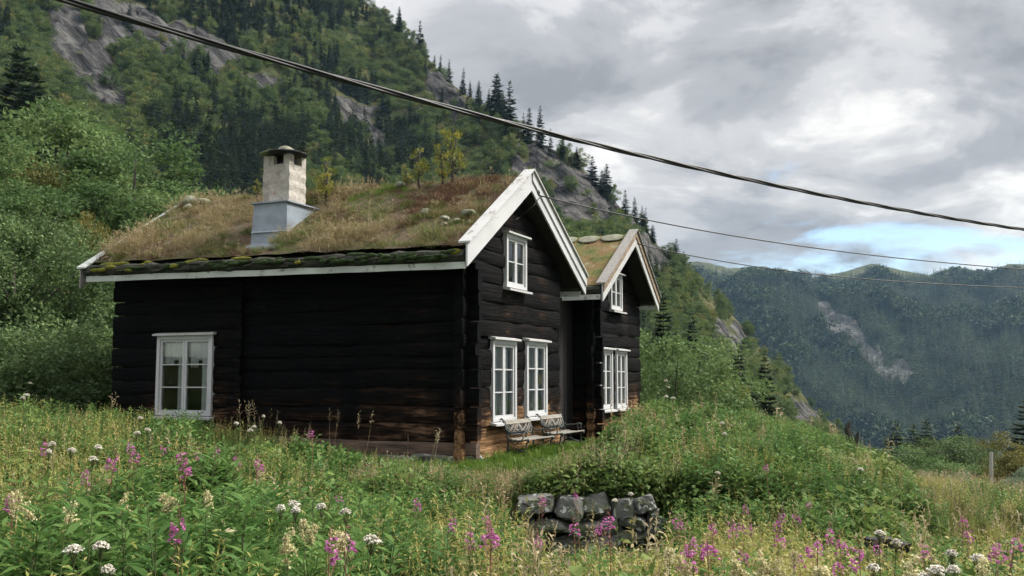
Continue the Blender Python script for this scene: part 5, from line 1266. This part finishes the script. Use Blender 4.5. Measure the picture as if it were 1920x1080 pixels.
def place(keys, wts, n, box, mask, scale=(.8, 1.2), dens=None):
    x = rng.uniform(box[0], box[1], n); y = rng.uniform(box[2], box[3], n)
    az = np.abs(np.arctan2(x, y)); k = (az < .62) & ~in_house(x, y) & mask(x, y)
    if dens is not None: k &= rng.random(n) < dens(x, y)
    x, y = x[k], y[k]
    sc_ = np.stack([np.log(w_) + 7.0 * (fbm(x * .55 + 17.3 * q_, y * .55, 3, 700 + q_ + len(keys)) - .5) + .6 * rng.gumbel(size=len(x)) for q_, w_ in enumerate(wts)], 1)
    c = np.argmax(sc_, 1) if len(x) else np.zeros(0, int)              # each kind grows in drifts
    idx = np.array([KI[keys[q]][rng.integers(len(KI[keys[q]]))] for q in c], int) if len(x) else np.zeros(0, int)
    z = ground_z(x, y); sc = rng.uniform(scale[0], scale[1], len(x)) * (.52 + .86 * fbm(x * 1.1, y * 1.1, 3, 733))
    sx = 960 + FPX / CP * x / np.maximum(y, 1)                  # plants stay low where the meadow is low
    Y = np.where(y < 13.42, np.interp(sx, GROW_N[0], GROW_N[1]), np.interp(sx, GROW_F[0], GROW_F[1]))
    Y = np.where((y > 22), np.minimum(Y, 770 if False else Y), Y)
    b_ = (540 - Y) / FPX; top = EZ + y * (SP + b_ * CP) / (CP - b_ * SP)
    mx = (top - z) / PH[idx] * rng.uniform(.45, 1.18, len(x)); mx = np.where(idx_low(idx), 9.0, mx); k = mx > .16
    return np.stack([x, y, z], 1)[k], idx[k], np.minimum(sc, mx)[k]
def zones():
    out = []
    lawn = lambda x, y: (np.abs(y - (16.0 - .10 * (x + 2.0))) < .75) & (x > -2.6) & (x < 2.2)
    def terrace(x, y): return (y > 13.62) & (x > .1) & (x < 6.5)
    def bench_strip(x, y):
        a, b = to_uv(x, y); return (a > .3) & (a < 5.5) & (b > -.95) & (b < 0)
    near = lambda x, y: (np.hypot(x, y) > 4.3)
    wallzone = lambda x, y: (x > -.1) & (x < 2.15) & (y > 12.2) & (y < 13.75)
    mound = lambda x, y: (x > 2.0) & (x < 5.7 + .2 * (y - 14)) & (y > 13.0) & (y < 24) & ~bench_strip(x, y)
    fieldz = lambda x, y: (x > 5.6 + .2 * (y - 14)) & (y > 12.2)
    base = lambda x, y: near(x, y) & ~lawn(x, y) & ~bench_strip(x, y) & ~wallzone(x, y) & ~fieldz(x, y)
    nz = lambda x, y, s, sd: fbm(x * s, y * s, 3, sd)
    # foreground and left meadow
    fg = lambda x, y: base(x, y) & (y < 13.6)
    out.append(place(['grass', 'grasslow', 'herb', 'rasp', 'straw'], [4.5, 3, 3, 1.8, .35], 15500, (-9, 9, 3.5, 13.7), fg, (.8, 1.3)))
    fire = lambda x, y: .15 + .95 * np.clip((nz(x, y, .55, 201) - .42) * 5, 0, 1)
    out.append(place(['fire'], [1], 3300, (-8, 8, 4, 13.5), fg, (.70, 1.05), fire))
    out.append(place(['fire', 'herb'], [5, 1], 560, (-3.5, -.9, 4.9, 9.5), fg, (.95, 1.25)))
    leftm = lambda x, y: base(x, y) & (y >= 13.3) & (x < -.4) & ~terrace(x, y)
    out.append(place(['grass', 'grasslow', 'herb', 'fire', 'straw', 'yellow'], [6, 3, 2.2, 1.2, 1.2, .3], 11000, (-16, 0, 13, 27), leftm, (.85, 1.4)))
    # dark leafy clump in front of the bottom log, brown grass on the bank
    out.append(place(['bigleaf', 'herb', 'rasp'], [3, 2, 1], 420, (-4.4, -1.6, 12.6, 16.0), base, (.8, 1.2)))
    out.append(place(['straw', 'grass', 'redgrass'], [4, 2, .5], 520, (-2.2, .3, 13.6, 15.0), base, (.6, 1.0)))
    # tall seed stalks rising in front of the long wall and along the mound
    out.append(place(['stalk'], [1], 75, (-9, -1.2, 14.2, 20), lambda x, y: to_uv(x, y)[0] > -2.2, (1.0, 2.0)))
    out.append(place(['stalk'], [1], 500, (-6, 7, 5, 13), near, (1.2, 2.0)))
    out.append(place(['stalk'], [1], 240, (1.5, 8, 14, 25), mound, (1.0, 2.1)))
    # lawn round the corner and benches
    out.append(place(['lawn', 'grasslow', 'straw', 'grass'], [5, 2, .8, .8], 3000, (-3, 3, 14.6, 17.4), lambda x, y: lawn(x, y), (.8, 1.9)))
    out.append(place(['lawn', 'grasslow'], [3, 1], 1100, (-1, 4, 15.5, 22), bench_strip, (.7, 1.5)))
    out.append(place(['grass', 'grasslow', 'rasp'], [2, 2, 1], 130, (-1, 4, 15.0, 22), lambda x, y: (to_uv(x, y)[0] > 1.0) & (to_uv(x, y)[0] < 5.6) & (to_uv(x, y)[1] > -1.5) & (to_uv(x, y)[1] < -.8), (.5, .9)))
    # brambles on the terrace above the stone wall and on the mound to the right
    out.append(place(['rasp', 'grass', 'straw'], [6, 2.0, .6], 620, (.2, 2.4, 13.6, 15.6), lambda x, y: terrace(x, y) & ~lawn(x, y) & ~bench_strip(x, y), (.55, .85)))
    out.append(place(['straw', 'grass'], [2, 2], 60, (.0, 1.1, 13.52, 13.85), lambda x, y: x > -9, (.6, .95)))
    out.append(place(['grasslow', 'straw', 'lawn', 'herb'], [3, 2, 3, 1], 230, (-.1, 2.3, 13.5, 13.95), lambda x, y: x > -9, (.8, 1.3)))
    out.append(place(['rasp', 'grass', 'herb', 'fire', 'straw', 'bigleaf'], [4, 2.6, 2.4, 2.4, 1.0, 1.0], 5600, (1.9, 10, 13, 26), mound, (.75, 1.15)))
    out.append(place(['redgrass', 'fire', 'grass'], [.25, 2.0, 2], 900, (3.2, 9, 17, 25), mound, (.8, 1.2)))
    # foot of the stone wall
    out.append(place(['herb', 'grasslow', 'fire', 'lime'], [3, 2, 1.0, .8], 330, (-.2, 2.3, 12.0, 13.1), near, (.75, 1.15)))
    # pale yellow bedstraw at lower right
    lime = lambda x, y: np.clip((nz(x, y, .8, 205) - .40) * 6, 0, 1)
    out.append(place(['lime'], [1], 1300, (.6, 5.5, 5.0, 10.5), near, (.75, 1.05), lime))
    out.append(place(['lime', 'yellow', 'redgrass'], [.5, .8, 1], 300, (-6, 1, 4.6, 12), near, (.8, 1.05)))
    out.append(place(['fern'], [1], 26, (-1.2, -.4, 4.8, 5.3), near, (.8, 1.1)))
    # field
    out.append(place(['field', 'grasslow', 'straw', 'yellow'], [9, .7, .3, .2], 13000, (4.8, 30, 12, 42), fieldz, (.8, 1.3)))
    out.append(place(['grass', 'straw', 'herb', 'lime', 'redgrass'], [3, 2, 1.5, 1.2, .8], 900, (4.5, 9.5, 9, 17), lambda x, y: near(x, y) & (x > 4.4), (.6, .9)))
    # behind and beside the houses
    back = lambda x, y: (y > 20) & ~fieldz(x, y)
    out.append(place(['grass', 'rasp', 'herb', 'fire'], [4, 2, 2, 1], 5200, (-26, 12, 20, 43), back, (1.0, 1.7)))
    P = np.concatenate([o[0] for o in out]); I = np.concatenate([o[1] for o in out]); S = np.concatenate([o[2] for o in out])
    scatter('meadow_plants', P, I, spin(len(P), .10), S, PL, 'dense meadow of grasses, leafy herbs and brambles around the house')
zones()

# turf grass
def roof_grass(house, n, ulo, uhi, vlo, vhi, zf, ms, wf, name, label, hmin, hmax, seed):
    g = np.random.default_rng(seed); u = g.uniform(ulo, uhi, n); v = g.uniform(vlo, vhi, n); idx, keep, hs = wf(u, v, g)
    u, v, idx, hs = u[keep], v[keep], idx[keep], hs[keep]; P = np.stack([u, v, zf(u, v)], 1)
    return scatter(name, P, idx, spin(len(P), .22), g.uniform(hmin, hmax, len(P)) * hs, ms, label, house)
RG = [tuft(30, .22, .006, .12, M['straw'], .95, 400 + i, 2, M['straw']) for i in range(4)] + [tuft(28, .16, .008, .11, M['grass'], .8, 405 + i) for i in range(2)] + [tuft(40, .16, .007, .11, M['heather'], .7, 408 + i) for i in range(2)] + [tuft(30, .15, .009, .1, M['lawn'], .5, 411)]
def w1(u, v, g):
    n = len(u); a = fbm(u * 1.1, v * 1.1, 3, 411); b = fbm(u * 1.3 + 9, v * 1.3, 3, 413)
    idx = g.integers(0, 4, n)
    idx = np.where((a > .42) & (g.random(n) < .70), g.integers(4, 6, n), idx)
    heath = np.clip(1.6 - np.abs(v - .9), 0, 1) * np.clip((u - .4), 0, 1) + (b > .60) * .6
    idx = np.where(g.random(n) < heath * .85, g.integers(6, 8, n), idx)
    idx = np.where((np.hypot(u - 1.7, (v - 2.9) * .8) < .55) & (g.random(n) < .6), 8, idx)
    hs0 = fbm(u * 2.3 + 4, v * 2.3, 3, 419) > .40
    ch = ((u > .25) & (u < 1.6) & (v > 4.05) & (v < 5.0)) | ((u > -.15) & (u < .4) & (v > 4.25) & (v < 5.05))
    hs = .25 + 1.25 * fbm(u * 1.6, v * 1.6, 3, 417) + .30 * (v > 6.8) * (u < 1.0)
    return idx, ~ch & (hs0 | (g.random(n) < .25)), hs
tkf = lambda u: .20 * np.clip(.72 + .28 * np.minimum((u - UL) / .5, 1), 0, 1) + .02
roof_grass(H1, 4400, UL + .12, UR + .1, V0 + .05, V1 - .08, lambda u, v: np.where(u < UR, deckL(u, v), deckR(u, v)) + tkf(u) - .03, RG, w1, 'roof_grass', 'dry brown grass and heather growing on the turf roof', .55, 1.05, 1)
roof_grass(H1, 1500, UR, URR - .12, V0 + .05, V1 - .08, lambda u, v: deckR(u, v) + .17, RG, w1, 'roof_grass', 'dry grass on the far slope of the turf roof', .7, 1.1, 2)
def w2(u, v, g):
    n = len(u); idx = g.integers(4, 9, n); idx = np.where(g.random(n) < .35, g.integers(0, 4, n), idx); return idx, fbm(u * 2, v * 2, 3, 421) > .48, np.full(n, .55)
roof_grass(H2, 900, A0 + .15, U2 + .1, -.40, 6.2, lambda u, v: d2L(u) + .09, RG, w2, 'roof_grass', 'short tufts on the mossy annex roof', .6, .9, 3)

# ------------------------------------------------------------------ flowers standing singly
def fireweed_meshes(seed):
    g = np.random.default_rng(seed); fb = FB(); H = 1.0
    mb = MB(); mb.tube([(0, 0, -.02), (.01, .01, .5), (.0, .015, .98)], [.006, .005, .002], 4, cap=False); fb.tubes(mb, 1)
    n = 46; t = np.linspace(.12, .76, n); an = np.arange(n) * 2.4
    fb.leaf(np.stack([0 * t, 0 * t, t], 1), np.stack([np.cos(an), np.sin(an), .25 + g.normal(0, .15, n)], 1), .11 * np.sin(t * 3.4 + .3) + .03, .019, 0, np.clip(.3 + .5 * t, 0, 1))
    body = fb.mesh('fireweed', [M['herb'], M['redstem']])
    fs = FB(); n = 22; t = .835 + .10 * g.random(n) ** 1.4; an = g.uniform(0, 6.28, n); r = .022 + .018 * (1 - (t - .82) / .12)
    for q in range(3):
        fs.leaf(np.stack([r * np.cos(an), r * np.sin(an), t], 1), np.stack([np.cos(an + q - 1), np.sin(an + q - 1), g.normal(.2, .6, n)], 1), .021, .019, 0)
    n = 18; t = g.uniform(.93, 1.0, n); an = g.uniform(0, 6.28, n); fs.leaf(np.stack([.004 * np.cos(an), .004 * np.sin(an), t], 1), np.stack([np.cos(an), np.sin(an), .6 + 0 * an], 1), .022, .006, 1)
    n = 20; t = g.uniform(.66, .82, n); an = g.uniform(0, 6.28, n); fs.leaf(np.stack([.004 * np.cos(an), .004 * np.sin(an), t], 1), np.stack([np.cos(an), np.sin(an), .9 + 0 * an], 1), .055, .005, 1)
    return body, fs.mesh('flower_spike', [M['pink'], M['redstem']])
def umbel_meshes(seed, R):
    g = np.random.default_rng(seed); fb = FB()
    mb = MB(); mb.tube([(0, 0, -.02), (.01, 0, .5), (0, 0, .92)], [.008, .007, .004], 5, cap=False)
    n = 16; an = np.arange(n) * 2.4; rr = R * np.sqrt((np.arange(n) + .5) / n); tops = [np.array([r * math.cos(a), r * math.sin(a), 1.0 - .75 * r * r / R]) for a, r in zip(an, rr)]
    for c in tops: mb.tube([(0, 0, .92), tuple(c)], [.0025, .0015], 3, cap=False)
    fb.tubes(mb, 0); k = 7; t = np.linspace(.1, .7, k); a = np.arange(k) * 2.2
    fb.leaf(np.stack([0 * t, 0 * t, t], 1), np.stack([np.cos(a), np.sin(a), .3 + 0 * a], 1), .16, .07, 1)
    st = fb.mesh('umbellifer', [M['stem'], M['rasp']])
    fs = FB()
    for c in tops:
        q = c + g.normal(0, R * .13, (14, 3)) * np.array([1, 1, .35]); fs.leaf(q, g.normal(0, 1, (14, 3)) * np.array([1, 1, .25]), .016, .015, 0, np.clip(g.normal(.5, .2, 14), 0, 1))
    return st, fs.mesh('flower_head', [M['white_fl']])
def cream_meshes(seed):
    g = np.random.default_rng(seed); fb = FB()
    mb = MB(); mb.tube([(0, 0, -.02), (.01, 0, .5), (0, 0, .95)], [.006, .005, .002], 4, cap=False); fb.tubes(mb, 0)
    k = 14; t = np.linspace(.1, .8, k); a = np.arange(k) * 2.2; fb.leaf(np.stack([0 * t, 0 * t, t], 1), np.stack([np.cos(a), np.sin(a), .3 + 0 * a], 1), .12, .05, 1)
    st = fb.mesh('meadowsweet', [M['stem'], M['herb']])
    fs = FB(); 
    for q in range(9):
        c = np.array([g.normal(0, .022), g.normal(0, .022), .94 + g.normal(0, .035)]); v = c + g.normal(0, .010, (30, 3)); fs.leaf(v, sph(30, g), .017, .016, 0)
    return st, fs.mesh('flower_head', [M['cream']])
FW = [fireweed_meshes(500 + i) for i in range(4)]; UM = [umbel_meshes(510 + i, r) for i, r in enumerate((.038, .046, .042))]; CR = [cream_meshes(520 + i) for i in range(3)]
def flower(name, ms, px, py, H, tip, label, group, lean=.06, dmin=4.6, dmax=24.0):
    """stand a flower of about height H on the ground so that its head (at fraction tip) shows at picture point px, py"""
    ds = np.linspace(dmin, dmax, 300); r = pix(px, py); P = np.array([0, 0, EZ]) + r[None] * (ds / r[1])[:, None]
    g = ground_z(P[:, 0], P[:, 1]); err = np.abs(P[:, 2] - g - H * tip) + .004 * ds + 3 * in_house(P[:, 0], P[:, 1], .2); i = int(np.argmin(err))
    wf_ = rnd.uniform(.7, 1.05) if name == 'fireweed' else rnd.uniform(.55, .85); h = max((P[i, 2] - g[i]) / tip, .35); w = min(h, 1.25) if h < H * 1.5 else H
    o = link(name, ms[0], None, (P[i, 0], P[i, 1], g[i]), (rnd.gauss(0, lean), rnd.gauss(0, lean), rnd.uniform(0, 6.28)), (wf_, wf_, h)); tag(o, label, 'flower', group)
    sp_ = rnd.uniform(.7, 1.1) if name == 'fireweed' else .9
    link('flower_spike' if name == 'fireweed' else 'flower_head', ms[1], o, (0, 0, 1 - sp_ / h), (0, 0, 0), (1, 1, sp_ / h)) ; return o
ORD = 'first second third fourth fifth sixth seventh eighth ninth tenth eleventh twelfth thirteenth fourteenth fifteenth sixteenth seventeenth eighteenth nineteenth twentieth'.split()
for t_ in ('twenty', 'thirty', 'forty'): ORD += [t_ + '-' + q_ for q_ in ORD[:9]] + [{'twenty': 'thirtieth', 'thirty': 'fortieth', 'forty': 'fiftieth'}[t_]]
def number_group(objs):
    """same-looking things in one group: told apart by their order from the left"""
    gs = {}
    for px, o in objs: gs.setdefault(o['group'], []).append((px, o))
    for g_, l_ in gs.items():
        for i_, (px, o) in enumerate(sorted(l_, key=lambda t: t[0])): o['label'] = '%s, %s from the left' % (o['label'], ORD[i_])
fire_px = [(90, 850), (178, 866), (176, 900), (257, 855), (254, 876), (299, 852), (332, 876), (370, 869), (405, 862), (344, 900), (454, 872), (480, 886), (595, 825), (30, 946), (785, 960), (855, 988), (874, 1018), (901, 1036), (906, 1003), (938, 990), (1016, 951), (1000, 1027), (617, 1037), (675, 1045), (648, 947), (1093, 940), (1085, 1003), (1107, 1006), (1147, 1000), (1265, 987), (1287, 985), (1296, 1043), (1331, 1039), (1337, 1058), (1357, 1005), (1378, 992), (1390, 999), (1403, 998), (1398, 959), (1447, 888), (1466, 972), (1452, 994), (1504, 987), (1524, 955), (1551, 1003), (1449, 1032), (1400, 1050), (1516, 1053), (1545, 1065), (1563, 1065), (1624, 1063), (1644, 1041), (1275, 1068), (1598, 1044), (1821, 1010), (1838, 1030), (1852, 1044), (1800, 985), (1870, 1060), (1900, 1052), (1740, 1048), (340, 1011)]
FL = []
for i, (x, y) in enumerate(fire_px):
    zone = ("pink fireweed below the wide window", 'fireweed below the long wall') if x < 640 else ("pink fireweed around the stone wall", 'fireweed by the stone wall') if x < 1200 else ("pink fireweed right of the stone wall", 'fireweed right of the stone wall')
    FL.append((x, flower('fireweed', FW[i % 4], x, y, (1.32 if x < 640 else 1.18) + .1 * math.sin(i * 2.3), .88, *zone)))
umb_px = [(38, 718), (45, 741), (60, 746), (12, 752), (125, 832), (128, 846), (96, 842), (165, 838), (162, 861), (260, 783), (291, 806), (248, 813), (480, 781), (516, 792), (457, 793), (495, 800), (470, 808), (137, 1032), (188, 1027), (205, 1070), (513, 953), (546, 948), (567, 947), (626, 950), (668, 964), (650, 1015), (1238, 714), (1252, 727), (1244, 744), (1262, 747), (1347, 794), (1358, 814), (1327, 887), (1640, 1000), (1652, 1011), (1790, 1036), (1811, 1043), (1740, 1066), (1766, 1069), (1655, 1074), (1682, 1077), (1600, 880), (1185, 925), (1163, 940)]
for i, (x, y) in enumerate(umb_px):
    zone = ("white umbel at the meadow's left edge", 'white umbels at far left') if x < 215 else ("white umbel below the long wall", 'white umbels below the long wall') if x < 700 else ("white umbel right of the benches", 'white umbels right of the benches') if y < 960 else ("white umbel in the lower right corner", 'white umbels at lower right')
    FL.append((x, flower('umbellifer', UM[i % 3], x, y, 1.22, .98, *zone)))
cream_px = [(385, 940), (393, 948), (310, 942), (297, 952), (222, 958), (575, 996), (580, 1010), (545, 1025), (602, 1015), (640, 1030), (12, 950), (25, 940), (65, 965), (140, 975), (1483, 1052), (1490, 1070), (1470, 1072), (1240, 1045), (1310, 1072), (1405, 1072), (1570, 1078), (1860, 1072), (1700, 1074)]
for i, (x, y) in enumerate(cream_px):
    zone = ("creamy meadowsweet in the left meadow", 'meadowsweet at left') if x < 800 else ("creamy meadowsweet at lower right", 'meadowsweet at lower right')
    FL.append((x, flower('meadowsweet', CR[i % 3], x, y, 1.2, .94, *zone)))

number_group(FL); number_group(SKY_OBJ); number_group(MID)

# ------------------------------------------------------------------ air
mb = MB(); mb.box((-3300, -400, -240), (3600, 3900, 420)); hz = mb.build('haze', [], None)
m = bpy.data.materials.new('valley_haze'); m.use_nodes = True; nt = m.node_tree; nt.nodes.clear()
o = nt.nodes.new('ShaderNodeOutputMaterial'); pv = nt.nodes.new('ShaderNodeVolumePrincipled')
pv.inputs['Color'].default_value = (0.44, 0.70, 1.0, 1); pv.inputs['Density'].default_value = 0.000058; pv.inputs['Anisotropy'].default_value = 0.0
nt.links.new(pv.outputs[0], o.inputs['Volume']); hz.data.materials.append(m)
tag(hz, 'thin blue air between the house and the far mountain', kind='stuff')
